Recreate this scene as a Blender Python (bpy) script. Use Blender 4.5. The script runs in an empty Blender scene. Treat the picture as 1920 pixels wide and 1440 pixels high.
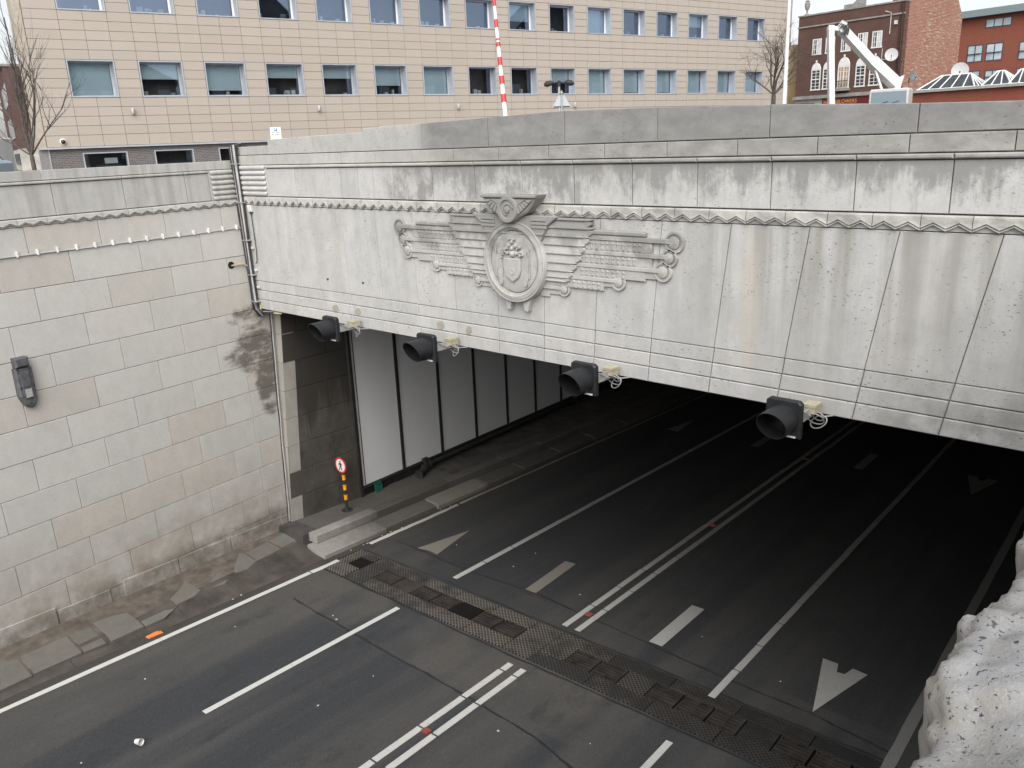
import bpy, math, random
from mathutils import Vector, Matrix
random.seed(7)
rad = math.radians
scene = bpy.context.scene
col = scene.collection

# ------------------------------------------------------------------ camera
CAM_R = ((0.74288477, 0.66827846, -0.03906551),      # right
         (0.16154424, -0.23559999, -0.95832985),     # down
         (-0.64963503, 0.70561784, -0.28298018))     # forward
FPX = 1553.0
cd = bpy.data.cameras.new('camera'); cam = bpy.data.objects.new('camera', cd); col.objects.link(cam)
r_, d_, f_ = (Vector(v) for v in CAM_R)
cam.matrix_world = Matrix(((r_.x, -d_.x, -f_.x, 0), (r_.y, -d_.y, -f_.y, 0), (r_.z, -d_.z, -f_.z, 0), (0, 0, 0, 1)))
cd.sensor_width = 36; cd.lens = FPX / 1920 * 36; cd.clip_start = 0.05; cd.clip_end = 2000
scene.camera = cam

# ------------------------------------------------------------------ sky, sun, exposure
SUN_EL, SUN_ROT = 46, 141
world = bpy.data.worlds.new('World'); scene.world = world; world.use_nodes = True
wn = world.node_tree; wn.nodes.clear()
sky = wn.nodes.new('ShaderNodeTexSky'); sky.sky_type = 'NISHITA'; sky.sun_disc = False
sky.sun_elevation = rad(SUN_EL); sky.sun_rotation = rad(SUN_ROT); sky.air_density = 1.0; sky.dust_density = 3.0
bw = wn.nodes.new('ShaderNodeRGBToBW'); mx = wn.nodes.new('ShaderNodeMixRGB'); mx.inputs[0].default_value = 0.80
bg = wn.nodes.new('ShaderNodeBackground'); bg.inputs[1].default_value = 0.15
wo = wn.nodes.new('ShaderNodeOutputWorld')
wn.links.new(sky.outputs[0], bw.inputs[0]); wn.links.new(sky.outputs[0], mx.inputs[1]); wn.links.new(bw.outputs[0], mx.inputs[2])
wn.links.new(mx.outputs[0], bg.inputs[0]); wn.links.new(bg.outputs[0], wo.inputs[0])
sl = bpy.data.lights.new('sun', 'SUN'); sl.energy = 1.5; sl.angle = rad(75); sl.color = (1.0, 0.97, 0.93)
sun = bpy.data.objects.new('sun', sl); col.objects.link(sun)
sdir = Vector((math.sin(rad(SUN_ROT)) * math.cos(rad(SUN_EL)), math.cos(rad(SUN_ROT)) * math.cos(rad(SUN_EL)), math.sin(rad(SUN_EL))))
sun.rotation_euler = sdir.to_track_quat('Z', 'Y').to_euler()
vs = scene.view_settings; vs.view_transform = 'Standard'; vs.look = 'None'; vs.gamma = 1.0; vs.use_curve_mapping = False
vs.exposure = 0.80

# ------------------------------------------------------------------ helpers: measured rays and planes
def ray(px, py):
    return r_ * ((px - 960) / FPX) + d_ * ((py - 720) / FPX) + f_
def dep(px, py, D):
    return ray(px, py) * D
def hit(px, py, P, n):
    q = ray(px, py); return q * (P.dot(n) / q.dot(n))

class Frame:
    """local (a, b, c) -> world; a, b in the plane, c outward."""
    def __init__(s, o, ua, ub, un): s.o, s.ua, s.ub, s.un = Vector(o), Vector(ua), Vector(ub), Vector(un)
    def __call__(s, a, b, c=0.0): return s.o + s.ua * a + s.ub * b + s.un * c

RU = Vector((0.99868974, 0.05117416, 0)); RD = Vector((-0.05110404, 0.99732129, -0.05233186)); RN = RU.cross(RD)
ROAD = Frame((0, 0, -7.8), RU, RD, RN)
FY = 9.02
PORT = Frame((0, FY, 0), (1, 0, 0), (0, 0, 1), (0, -1, 0))
WT = Vector((-15.58, FY, -0.18)); WN = Vector((0.99349171, 0.10457018, 0.04515871)); WH = Vector((-0.10467697, 0.99450628, 0))
WUP = Vector((-WN.x * WN.z, -WN.y * WN.z, WN.x ** 2 + WN.y ** 2)); WUP /= WUP.z
LW = Frame(WT - WUP * WT.z, WH, WUP, WN)      # b is world z

# ------------------------------------------------------------------ helpers: meshes and objects
WLOC = {}
class MB:
    def __init__(s): s.v = []; s.f = []; s.m = []; s.sm = []
    def add(s, vs_, fs, mi=0, smooth=False):
        o = len(s.v); s.v += [Vector(p) for p in vs_]
        for f in fs: s.f.append([o + i for i in f]); s.m.append(mi); s.sm.append(smooth)
        return s
    def box(s, fr, a0, a1, b0, b1, c0, c1, mi=0):
        p = [fr(a, b, c) for c in (c0, c1) for b in (b0, b1) for a in (a0, a1)]
        return s.add(p, [(0, 2, 3, 1), (4, 5, 7, 6), (0, 1, 5, 4), (2, 6, 7, 3), (0, 4, 6, 2), (1, 3, 7, 5)], mi)
    def prism(s, fr, poly, c0, c1, mi=0, cham=0.0, gap=0.0, back=True):
        """polygon (CCW seen from +c) extruded c0 -> c1 with a chamfered front edge"""
        p0 = inset(poly, gap) if gap else poly
        n = len(p0)
        if cham:
            p1 = inset(p0, cham)
            vs_ = [fr(a, b, c0) for a, b in p0] + [fr(a, b, c1 - cham) for a, b in p0] + [fr(a, b, c1) for a, b in p1]
            fs = [list(range(2 * n, 3 * n))]
            for i in range(n):
                j = (i + 1) % n
                fs.append((i, j, n + j, n + i)); fs.append((n + i, n + j, 2 * n + j, 2 * n + i))
        else:
            vs_ = [fr(a, b, c0) for a, b in p0] + [fr(a, b, c1) for a, b in p0]
            fs = [list(range(n, 2 * n))]
            for i in range(n):
                j = (i + 1) % n; fs.append((i, j, n + j, n + i))
        if back: fs.append(list(range(n))[::-1])
        return s.add(vs_, fs, mi)
    def tube(s, pts, r, seg=6, mi=0, cap=True):
        pts = [Vector(p) for p in pts]; rr = r if isinstance(r, (list, tuple)) else [r] * len(pts)
        vs_ = []; N = len(pts)
        ref = None
        for i, p in enumerate(pts):
            t = (pts[min(i + 1, N - 1)] - pts[max(i - 1, 0)]).normalized()
            if ref is None: ref = t.orthogonal().normalized()
            ref = (ref - t * ref.dot(t)).normalized(); bi = t.cross(ref)
            for k in range(seg):
                a = 2 * math.pi * k / seg; vs_.append(p + (ref * math.cos(a) + bi * math.sin(a)) * rr[i])
        fs = []
        for i in range(N - 1):
            for k in range(seg):
                k2 = (k + 1) % seg; fs.append((i * seg + k, i * seg + k2, (i + 1) * seg + k2, (i + 1) * seg + k))
        s.add(vs_, fs, mi, True)
        if cap:
            s.add([vs_[k] for k in range(seg)], [list(range(seg))[::-1]], mi); s.add(vs_[-seg:], [list(range(seg))], mi)
        return s
    def lathe(s, o, ax, prof, seg=24, mi=0, smooth=True, a0=0.0, a1=2 * math.pi, ref=None):
        """prof: list of (radius, height along ax)"""
        o = Vector(o); ax = Vector(ax).normalized(); x = Vector(ref) if ref else ax.orthogonal().normalized(); y = ax.cross(x)
        full = abs(a1 - a0 - 2 * math.pi) < 1e-6; n = seg if full else seg + 1
        vs_ = []
        for rr, h in prof:
            for k in range(n):
                a = a0 + (a1 - a0) * k / seg; vs_.append(o + ax * h + (x * math.cos(a) + y * math.sin(a)) * rr)
        fs = []
        for i in range(len(prof) - 1):
            for k in range(seg):
                k2 = (k + 1) % n; fs.append((i * n + k, i * n + k2, (i + 1) * n + k2, (i + 1) * n + k))
        return s.add(vs_, fs, mi, smooth)
    def disc(s, o, ax, r, h, seg=20, mi=0):
        s.lathe(o, ax, [(r, 0), (r, h), (r * 0.9, h + 0.0)] if False else [(r, 0), (r, h)], seg, mi, True)
        o = Vector(o); ax = Vector(ax).normalized(); x = ax.orthogonal().normalized(); y = ax.cross(x)
        ring = [o + ax * h + (x * math.cos(2 * math.pi * k / seg) + y * math.sin(2 * math.pi * k / seg)) * r for k in range(seg)]
        return s.add(ring, [list(range(seg))], mi)
    def build(s, name, mat, parent=None, label=None, cat=None, group=None, kind=None, loc=None, origin=None):
        base = Vector(origin) if origin is not None else (WLOC[parent.name] if parent else Vector((0, 0, 0)))
        me = bpy.data.meshes.new(name)
        if origin is None and not parent: base = Vector((0, 0, 0))
        me.from_pydata([v - base for v in s.v], [], s.f)
        mats = mat if isinstance(mat, (list, tuple)) else [mat]
        for m in mats: me.materials.append(m)
        me.polygons.foreach_set('material_index', s.m); me.polygons.foreach_set('use_smooth', s.sm)
        if any(s.sm): me.set_sharp_from_angle(angle=rad(42))
        me.update()
        o = bpy.data.objects.new(name, me); col.objects.link(o)
        if parent:
            o.parent = parent
            if origin is not None: o.location = base - WLOC[parent.name]
        elif origin is not None: o.location = base
        WLOC[o.name] = base
        tag(o, label, cat, group, kind)
        return o

def inset(poly, g):
    n = len(poly); out = []
    for i in range(n):
        p0, p1, p2 = Vector(poly[i - 1]), Vector(poly[i]), Vector(poly[(i + 1) % n])
        e1 = (p1 - p0).normalized(); e2 = (p2 - p1).normalized()
        n1 = Vector((-e1.y, e1.x)); n2 = Vector((-e2.y, e2.x))
        k = 1 + n1.dot(n2); q = p1 + (n1 + n2) * (g / max(k, 0.3)); out.append((q.x, q.y))
    return out
def tag(o, label=None, cat=None, group=None, kind=None):
    if label: o['label'] = label
    if cat: o['category'] = cat
    if group: o['group'] = group
    if kind: o['kind'] = kind
    return o
def thing(name, loc, label=None, cat=None, group=None, kind=None, parent=None):
    o = bpy.data.objects.new(name, None); col.objects.link(o); o.empty_display_size = 0.2
    if parent: o.parent = parent; o.location = Vector(loc) - WLOC[parent.name]
    else: o.location = loc
    WLOC[o.name] = Vector(loc); tag(o, label, cat, group, kind); return o
def rect(a0, a1, b0, b1): return [(a0, b0), (a1, b0), (a1, b1), (a0, b1)]

# ------------------------------------------------------------------ helpers: materials
class Mat:
    def __init__(s, name, rough=0.8, spec=0.3, metal=0.0):
        s.m = bpy.data.materials.new(name); s.m.use_nodes = True; s.t = s.m.node_tree
        s.b = s.t.nodes['Principled BSDF']; s.b.inputs['Roughness'].default_value = rough
        s.b.inputs['Specular IOR Level'].default_value = spec; s.b.inputs['Metallic'].default_value = metal
        s._p = None
    def n(s, t, **k):
        x = s.t.nodes.new(t)
        for a, v in k.items(): setattr(x, a, v)
        return x
    def put(s, sock, v):
        if isinstance(v, bpy.types.NodeSocket): s.t.links.new(v, sock)
        elif isinstance(v, (tuple, list)): sock.default_value = tuple(v) + ((1,) if len(v) == 3 and len(sock.default_value) == 4 else ())
        else: sock.default_value = v
    def pos(s):
        if not s._p: s._p = s.n('ShaderNodeNewGeometry').outputs['Position']
        return s._p
    def sep(s, v=None):
        x = s.n('ShaderNodeSeparateXYZ'); s.put(x.inputs[0], v or s.pos()); return x.outputs
    def ma(s, op, a, b=0.0, c=None, clamp=False):
        x = s.n('ShaderNodeMath', operation=op, use_clamp=clamp); s.put(x.inputs[0], a); s.put(x.inputs[1], b)
        if c is not None: s.put(x.inputs[2], c)
        return x.outputs[0]
    def dot(s, v):
        x = s.n('ShaderNodeVectorMath', operation='DOT_PRODUCT'); s.put(x.inputs[0], s.pos()); x.inputs[1].default_value = v; return x.outputs['Value']
    def comb(s, a, b, c=0.0):
        x = s.n('ShaderNodeCombineXYZ')
        for i, v in enumerate((a, b, c)): s.put(x.inputs[i], v)
        return x.outputs[0]
    def scl(s, sc, v=None, off=(0, 0, 0)):
        x = s.n('ShaderNodeMapping'); s.put(x.inputs[0], v or s.pos()); x.inputs['Scale'].default_value = sc; x.inputs['Location'].default_value = off; return x.outputs[0]
    def noise(s, v, scale=1.0, detail=4, rough=0.55, dist=0.0):
        x = s.n('ShaderNodeTexNoise'); s.put(x.inputs['Vector'], v); x.inputs['Scale'].default_value = scale
        x.inputs['Detail'].default_value = detail; x.inputs['Roughness'].default_value = rough; x.inputs['Distortion'].default_value = dist
        return x.outputs['Fac']
    def voro(s, v, scale=1.0, feat='F1', rnd=1.0):
        x = s.n('ShaderNodeTexVoronoi', feature=feat); s.put(x.inputs['Vector'], v); x.inputs['Scale'].default_value = scale
        x.inputs['Randomness'].default_value = rnd; return x.outputs['Distance']
    def step(s, v, lo, hi):
        x = s.n('ShaderNodeMapRange', interpolation_type='SMOOTHSTEP'); s.put(x.inputs[0], v); x.inputs[1].default_value = lo; x.inputs[2].default_value = hi
        return x.outputs[0]
    def lin(s, v, a, b, c, d, clamp=True):
        x = s.n('ShaderNodeMapRange'); x.clamp = clamp; s.put(x.inputs[0], v)
        for i, q in enumerate((a, b, c, d)): x.inputs[1 + i].default_value = q
        return x.outputs[0]
    def mix(s, f, a, b, mode='MIX'):
        x = s.n('ShaderNodeMixRGB', blend_type=mode); s.put(x.inputs[0], f); s.put(x.inputs[1], a); s.put(x.inputs[2], b); return x.outputs[0]
    def rnd(s): return s.n('ShaderNodeObjectInfo').outputs['Random']
    def bump(s, h, strength=0.3, dist=0.01):
        x = s.n('ShaderNodeBump'); x.inputs['Strength'].default_value = strength; x.inputs['Distance'].default_value = dist
        s.put(x.inputs['Height'], h); s.t.links.new(x.outputs[0], s.b.inputs['Normal']); return s
    def colr(s, c): s.put(s.b.inputs['Base Color'], c); return s
    def gauss(s, cx, cz, rx, rz, axis='xz'):
        """soft blob mask around a wall position"""
        p = s.sep(); ax = p[0] if axis[0] == 'x' else p[1]
        a = s.ma('MULTIPLY', s.ma('SUBTRACT', ax, cx), 1 / rx); b = s.ma('MULTIPLY', s.ma('SUBTRACT', p[2], cz), 1 / rz)
        q = s.ma('ADD', s.ma('MULTIPLY', a, a), s.ma('MULTIPLY', b, b)); return s.step(q, 1.0, 0.15)

def plain(name, c, rough=0.6, spec=0.4, metal=0.0, var=0.15, sc=6.0, dirt=None):
    m = Mat(name, rough, spec, metal); nz = m.noise(m.pos(), sc, 5)
    cc = m.mix(m.lin(nz, 0.3, 0.7, 0, 1), tuple(x * (1 - var) for x in c), tuple(min(1, x * (1 + var)) for x in c))
    if dirt:
        cc = m.mix(m.ma('MULTIPLY', m.step(m.noise(m.pos(), sc * 0.4, 6, 0.65), 0.45, 0.75), dirt[1]), cc, dirt[0])
    m.colr(cc); return m.m

def stone(name, base, tint=0.10, grime=(0.20, 0.195, 0.18), gmask=None, brown=0.25, pits=0.5, streak=0.0, rough=0.9, mott=1.0):
    m = Mat(name, rough, 0.15)
    r = m.rnd()
    c = m.mix(r, tuple(x * (1 - tint) for x in base), tuple(x * (1 + tint * 0.6) for x in base))
    # a share of the blocks is warmer and browner
    wb = m.ma('MULTIPLY', m.step(m.ma('FRACT', m.ma('MULTIPLY', r, 7.31)), 0.70, 0.85), brown)
    c = m.mix(wb, c, tuple(b * k for b, k in zip(base, (0.90, 0.825, 0.735))))
    p = m.comb(m.ma('ADD', m.sep()[0], m.ma('MULTIPLY', r, 37)), m.sep()[1], m.sep()[2])
    blot = m.noise(p, 1.3, 6, 0.62)
    c = m.mix(m.lin(blot, 0.35, 0.7, 0.0, 0.5 * mott), c, tuple(x * 0.70 for x in base))
    b2 = m.noise(m.scl((1, 1, 0.6)), 5.5, 6, 0.7)
    c = m.mix(m.lin(b2, 0.48, 0.72, 0.0, 0.42 * mott), c, tuple(x * 0.66 for x in base))
    c = m.mix(m.lin(b2, 0.5, 0.3, 0.0, 0.4 * mott), c, tuple(x * 1.12 for x in base))
    fine = m.noise(m.pos(), 28, 4, 0.7)
    c = m.mix(m.lin(fine, 0.3, 0.7, 0.25, 0.0), c, tuple(x * 0.7 for x in base))
    if streak:
        st = m.noise(m.scl((4.2, 4.2, 0.28)), 1.0, 5, 0.6)
        c = m.mix(m.ma('MULTIPLY', m.step(st, 0.48, 0.70), streak), c, grime)
        st2 = m.noise(m.scl((7, 7, 0.35), off=(3, 1, 2)), 1.0, 4, 0.6)
        c = m.mix(m.ma('MULTIPLY', m.step(st2, 0.52, 0.68), streak * 0.5), c, tuple(min(0.8, x * 1.15) for x in base))
    if gmask: c = gmask(m, c)
    if pits:
        pz = m.noise(m.scl((1, 1, 2.0)), 27, 2, 0.5); zone = m.step(m.noise(m.pos(), 1.7, 3), 0.40, 0.62)
        pm = m.ma('MULTIPLY', m.step(pz, 0.655, 0.70), m.ma('MULTIPLY', zone, pits))
        c = m.mix(pm, c, (0.09, 0.085, 0.08))
    m.colr(c)
    h = m.ma('ADD', m.ma('MULTIPLY', fine, 0.6), m.ma('MULTIPLY', m.noise(m.pos(), 90, 3, 0.6), 0.4))
    m.bump(h, 0.35, 0.006)
    return m.m

# --- weathering of the portal and walls (world heights and positions of the real stains)
def g_frieze(m, c):
    p = m.sep()
    drip = m.noise(m.scl((4.2, 1, 0.8)), 1.0, 6, 0.7)
    reach = m.noise(m.scl((0.55, 1, 0.0), off=(4.3, 0, 0)), 1.0, 2, 0.5)
    h = m.lin(p[2], -0.92, -0.30, 0.0, 1.0)
    q = m.ma('ADD', h, m.ma('ADD', m.ma('MULTIPLY', m.ma('SUBTRACT', drip, 0.5), 2.0), m.ma('MULTIPLY', m.ma('SUBTRACT', reach, 0.5), 1.6)))
    q = m.ma('ADD', q, m.ma('MULTIPLY', m.ma('SUBTRACT', m.noise(m.scl((6, 6, 5)), 1.0, 7, 0.75), 0.5), 1.5))
    k = m.ma('MULTIPLY', m.step(q, 0.30, 0.92), m.step(p[0], -11.6, -9.0))
    c = m.mix(m.ma('MULTIPLY', k, 0.85), c, (0.225, 0.222, 0.212))
    mid = m.ma('MULTIPLY', m.step(p[0], -11.6, -10.2), m.step(p[0], -5.6, -7.6)); n6 = m.noise(m.scl((2.6, 1, 2.0), off=(2, 0, 1)), 1.0, 7, 0.72)
    c = m.mix(m.ma('MULTIPLY', mid, m.ma('MULTIPLY', m.step(n6, 0.44, 0.60), 0.8)), c, (0.225, 0.222, 0.212))
    st = m.noise(m.scl((9, 1, 0.3)), 1.0, 4, 0.6)
    return m.mix(m.ma('MULTIPLY', m.step(st, 0.55, 0.72), 0.35), c, (0.22, 0.215, 0.2))
def g_lower(m, c):
    p = m.sep()
    right = m.step(p[0], -6.2, -3.6)
    st = m.noise(m.scl((3.0, 1, 0.12), off=(1.7, 0, 0)), 1.0, 4, 0.55)
    top = m.lin(p[2], -2.9, -1.0, 0.25, 1.0)
    k = m.ma('MULTIPLY', m.ma('MULTIPLY', m.step(st, 0.42, 0.64), top), m.lin(right, 0, 1, 0.32, 0.9))
    c = m.mix(k, c, (0.27, 0.262, 0.235))
    # grey algae close under the carved band and round the emblem
    em = m.gauss(-8.05, -1.3, 2.1, 0.62); nz = m.noise(m.scl((3, 1, 3)), 1.0, 5, 0.65)
    c = m.mix(m.ma('MULTIPLY', em, m.step(nz, 0.42, 0.66)), c, (0.24, 0.235, 0.22))
    lo = m.step(p[2], -2.35, -3.1); rr = m.step(p[0], -3.6, -2.4)
    c = m.mix(m.ma('MULTIPLY', m.ma('MULTIPLY', lo, rr), m.lin(nz, 0.35, 0.6, 0.0, 0.85)), c, (0.25, 0.245, 0.23))
    # warm seep stain down one stone
    w = m.gauss(-4.45, -2.0, 0.16, 1.1)
    return m.mix(m.ma('MULTIPLY', w, 0.35), c, (0.47, 0.42, 0.31))
def g_wall(m, c):
    p = m.sep(); nz = m.noise(m.pos(), 2.2, 6, 0.65)
    # black soot beside the tunnel mouth
    s1 = m.gauss(8.8, -3.30, 0.75, 0.50, 'yz'); s2 = m.gauss(8.9, -4.05, 1.05, 0.62, 'yz'); s3 = m.gauss(9.0, -4.6, 0.42, 1.2, 'yz')
    s = m.ma('MAXIMUM', m.ma('MAXIMUM', m.ma('MULTIPLY', s1, 0.75), s2), s3)
    n9 = m.noise(m.scl((1.3, 1.3, 3.0)), 1.6, 7, 0.7)
    k = m.step(m.ma('ADD', m.ma('MULTIPLY', s, 0.9), m.ma('MULTIPLY', m.ma('SUBTRACT', n9, 0.5), 2.4)), 0.40, 1.0)
    k = m.ma('MULTIPLY', k, m.step(s, 0.02, 0.25))
    c = m.mix(m.ma('MULTIPLY', k, 0.85), c, (0.10, 0.088, 0.072))
    # splash and rust at the foot
    foot = m.lin(p[2], -7.9, -5.9, 1.0, 0.0)
    k2 = m.ma('MULTIPLY', foot, m.lin(nz, 0.32, 0.62, 0.1, 1.0))
    c = m.mix(m.ma('MULTIPLY', k2, 0.78), c, (0.225, 0.185, 0.14))
    base = m.step(p[2], -7.35, -7.75)
    return m.mix(m.ma('MULTIPLY', base, m.lin(nz, 0.3, 0.6, 0.2, 0.75)), c, (0.13, 0.118, 0.10))
def g_streak(m, c):
    st = m.noise(m.scl((3.5, 3.5, 0.2)), 1.0, 4, 0.6)
    return m.mix(m.ma('MULTIPLY', m.step(st, 0.46, 0.68), 0.55), c, (0.27, 0.258, 0.24))
def g_cap(m, c):
    p = m.sep(); nz = m.noise(m.scl((2.2, 1, 4)), 1.0, 6, 0.65)
    k = m.ma('MULTIPLY', m.step(p[0], -10.35, -9.75), m.lin(nz, 0.30, 0.62, 0.55, 1.0))
    c = m.mix(k, c, (0.200, 0.200, 0.194))
    pale = m.ma('MULTIPLY', m.step(p[2], 0.02, -0.10), m.step(nz, 0.5, 0.7))
    return m.mix(m.ma('MULTIPLY', pale, 0.5), c, (0.33, 0.31, 0.26))
def g_string(m, c):
    p = m.sep(); nz = m.noise(m.scl((3, 1, 6)), 1.0, 5, 0.65)
    k = m.ma('MULTIPLY', m.step(p[0], -10.6, -9.0), m.lin(nz, 0.35, 0.62, 1.0, 0.45))
    return m.mix(k, c, (0.235, 0.23, 0.215))
def g_carve(m, c):
    nz = m.noise(m.scl((2.4, 1, 2.4)), 1.0, 6, 0.66); p = m.sep()
    top = m.lin(p[2], -2.2, -1.05, -0.25, 0.28)
    k = m.step(m.ma('ADD', nz, top), 0.48, 0.72)
    return m.mix(m.ma('MULTIPLY', k, 0.85), c, (0.225, 0.22, 0.205))
def g_zig(m, c):
    nz = m.noise(m.scl((2.0, 2.0, 5)), 1.0, 5, 0.66); p = m.sep()
    return m.mix(m.ma('MULTIPLY', m.step(nz, 0.42, 0.66), m.lin(p[0], -13, -9, 0.15, 0.8)), c, (0.235, 0.23, 0.215))
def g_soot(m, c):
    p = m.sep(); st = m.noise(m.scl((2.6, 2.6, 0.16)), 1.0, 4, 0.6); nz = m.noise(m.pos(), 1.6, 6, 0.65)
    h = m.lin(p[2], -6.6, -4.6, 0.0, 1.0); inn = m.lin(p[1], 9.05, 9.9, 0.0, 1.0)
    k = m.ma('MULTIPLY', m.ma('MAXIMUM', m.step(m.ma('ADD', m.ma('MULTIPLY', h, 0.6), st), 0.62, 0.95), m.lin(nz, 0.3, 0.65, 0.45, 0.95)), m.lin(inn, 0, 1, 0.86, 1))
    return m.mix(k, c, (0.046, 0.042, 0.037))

S_LIGHT = (0.50, 0.494, 0.478)
M_frieze = stone('limestone_frieze', S_LIGHT, 0.08, gmask=g_frieze, brown=0.1)
M_lower = stone('limestone_arch', (0.505, 0.50, 0.486), 0.06, gmask=g_lower, brown=0.12, pits=0.8)
M_band = stone('limestone_bands', (0.505, 0.50, 0.486), 0.07, gmask=g_lower, brown=0.1, pits=0.8)
M_cap = stone('limestone_coping', (0.43, 0.425, 0.405), 0.08, gmask=g_cap, brown=0.0, pits=0.7)
M_string = stone('limestone_string', (0.46, 0.45, 0.425), 0.10, gmask=g_string, brown=0.15)
M_zig = stone('limestone_chevron', (0.47, 0.46, 0.43), 0.08, gmask=g_zig, brown=0.1, pits=0.3)
M_carve = stone('limestone_carving', (0.47, 0.46, 0.435), 0.03, gmask=g_carve, brown=0.0, pits=0.4)
M_wall = stone('limestone_wall', (0.515, 0.502, 0.472), 0.05, gmask=g_wall, brown=0.5, pits=0.35, mott=0.55)
M_wallfr = stone('limestone_wall_frieze', (0.47, 0.462, 0.44), 0.06, gmask=g_streak, brown=0.1, pits=0.3)
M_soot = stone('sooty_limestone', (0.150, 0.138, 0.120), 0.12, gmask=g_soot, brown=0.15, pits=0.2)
M_jamb = stone('jamb_limestone', (0.38, 0.36, 0.325), 0.1, gmask=g_streak, brown=0.3)
M_joint = plain('dark_mortar', (0.075, 0.07, 0.062), 0.95, 0.1)

# ================================================================== GROUND AND ROAD
GZ = -0.95
def asphalt():
    m = Mat('asphalt', 0.82, 0.25)
    u = m.dot(tuple(RU)); d = m.dot(tuple(RD)); uv = m.comb(u, d)
    fine = m.noise(m.pos(), 60, 4, 0.7); blot = m.noise(m.comb(u, m.ma('MULTIPLY', d, 0.35)), 0.9, 5, 0.6)
    lane = m.noise(m.comb(m.ma('MULTIPLY', u, 1.15), m.ma('MULTIPLY', d, 0.035)), 1.0, 3, 0.5)
    c = m.mix(m.step(lane, 0.40, 0.62), (0.043, 0.046, 0.050), (0.082, 0.079, 0.074))
    c = m.mix(m.lin(blot, 0.35, 0.7, 0, 0.5), c, (0.036, 0.038, 0.042))
    # older patched strip each side of the drain
    rel = m.ma('SUBTRACT', d, -7.8 * RN.dot(Vector((0, 0, 1))) * 0)      # distance along the road
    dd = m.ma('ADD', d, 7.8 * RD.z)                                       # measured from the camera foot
    near = m.ma('MULTIPLY', m.step(dd, 7.85, 7.95), m.step(dd, 9.35, 9.2))
    far = m.ma('MULTIPLY', m.step(dd, 10.2, 10.3), m.step(dd, 11.0, 10.9))
    pt = m.noise(m.comb(u, m.ma('MULTIPLY', d, 0.6), 5.0), 0.75, 3, 0.5)
    c = m.mix(m.ma('MULTIPLY', m.ma('ADD', near, m.ma('MULTIPLY', far, 0.8)), m.lin(pt, 0.42, 0.58, 0.0, 0.85)), c, (0.088, 0.083, 0.075))
    # road colour darkens from the tunnel mouth inward
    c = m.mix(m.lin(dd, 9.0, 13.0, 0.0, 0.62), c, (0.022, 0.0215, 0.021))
    edge = m.step(u, -12.6, -13.1)
    c = m.mix(m.ma('MULTIPLY', edge, m.lin(blot, 0.3, 0.6, 0.3, 0.9)), c, (0.055, 0.047, 0.039))
    ag = m.noise(m.pos(), 38, 6, 0.75)
    c = m.mix(m.lin(ag, 0.30, 0.50, 0.55, 0.0), c, (0.022, 0.023, 0.025))
    c = m.mix(m.lin(ag, 0.54, 0.75, 0.0, 0.45), c, (0.13, 0.13, 0.128))
    oil = m.ma('MULTIPLY', m.step(m.noise(m.comb(u, m.ma('MULTIPLY', d, 0.5), 2.0), 1.7, 6, 0.65), 0.56, 0.70), 0.5)
    c = m.mix(oil, c, (0.030, 0.030, 0.031))
    sp = m.noise(m.pos(), 140, 1, 0.5)
    c = m.mix(m.ma('MULTIPLY', m.step(sp, 0.68, 0.75), 0.35), c, (0.16, 0.16, 0.16))
    m.colr(c); m.bump(fine, 0.4, 0.006); m.put(m.b.inputs['Roughness'], m.lin(blot, 0.3, 0.7, 0.72, 0.9)); return m.m
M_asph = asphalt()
M_pave = plain('town_paving', (0.17, 0.165, 0.16), 0.9, 0.2, var=0.25, sc=1.5)

# upper street level: sheet with a long opening over the cutting
def wall_x(y, z): return WT.x + (WT.z - z) * 0.0455 + (y - FY) * (WH.x / WH.y)
gm = MB()
yb = -34.0
x0, x1 = wall_x(yb, -0.9) - 0.45, wall_x(9.9, -0.9) - 0.45
BIG = 700
gm.add([(-BIG, -BIG, GZ), (BIG, -BIG, GZ), (BIG, yb, GZ), (-BIG, yb, GZ)], [(0, 1, 2, 3)])
gm.add([(-BIG, yb, GZ), (x0, yb, GZ), (x1, 9.7, GZ), (-BIG, 9.7, GZ)], [(0, 1, 2, 3)])
gm.add([(0.25, yb, GZ), (BIG, yb, GZ), (BIG, 9.7, GZ), (0.25, 9.7, GZ)], [(0, 1, 2, 3)])
gm.add([(-BIG, 9.7, GZ), (BIG, 9.7, GZ), (BIG, BIG, GZ), (-BIG, BIG, GZ)], [(0, 1, 2, 3)])
gm.build('ground', M_pave, kind='structure')

D0, D1 = -36.0, 80.0
ST = (9.2, 10.3); SU = (-12.95, -2.0)
rm = MB()
def rq(u0, u1, d0, d1, h=0.0): rm.add([ROAD(u0, d0, h), ROAD(u1, d0, h), ROAD(u1, d1, h), ROAD(u0, d1, h)], [(0, 1, 2, 3)])
rq(-19, 1.5, D0, ST[0]); rq(-19, SU[0], *ST); rq(SU[1], 1.5, *ST); rq(-19, 1.5, ST[1], D1)
rm.box(ROAD, SU[0], SU[1], ST[0], ST[1], -0.35, -0.20)
for a in (ST[0], ST[1]):
    rm.add([ROAD(SU[0], a, 0), ROAD(SU[1], a, 0), ROAD(SU[1], a, -0.25), ROAD(SU[0], a, -0.25)], [(0, 1, 2, 3)])
road = rm.build('road', M_asph, kind='structure')

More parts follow.
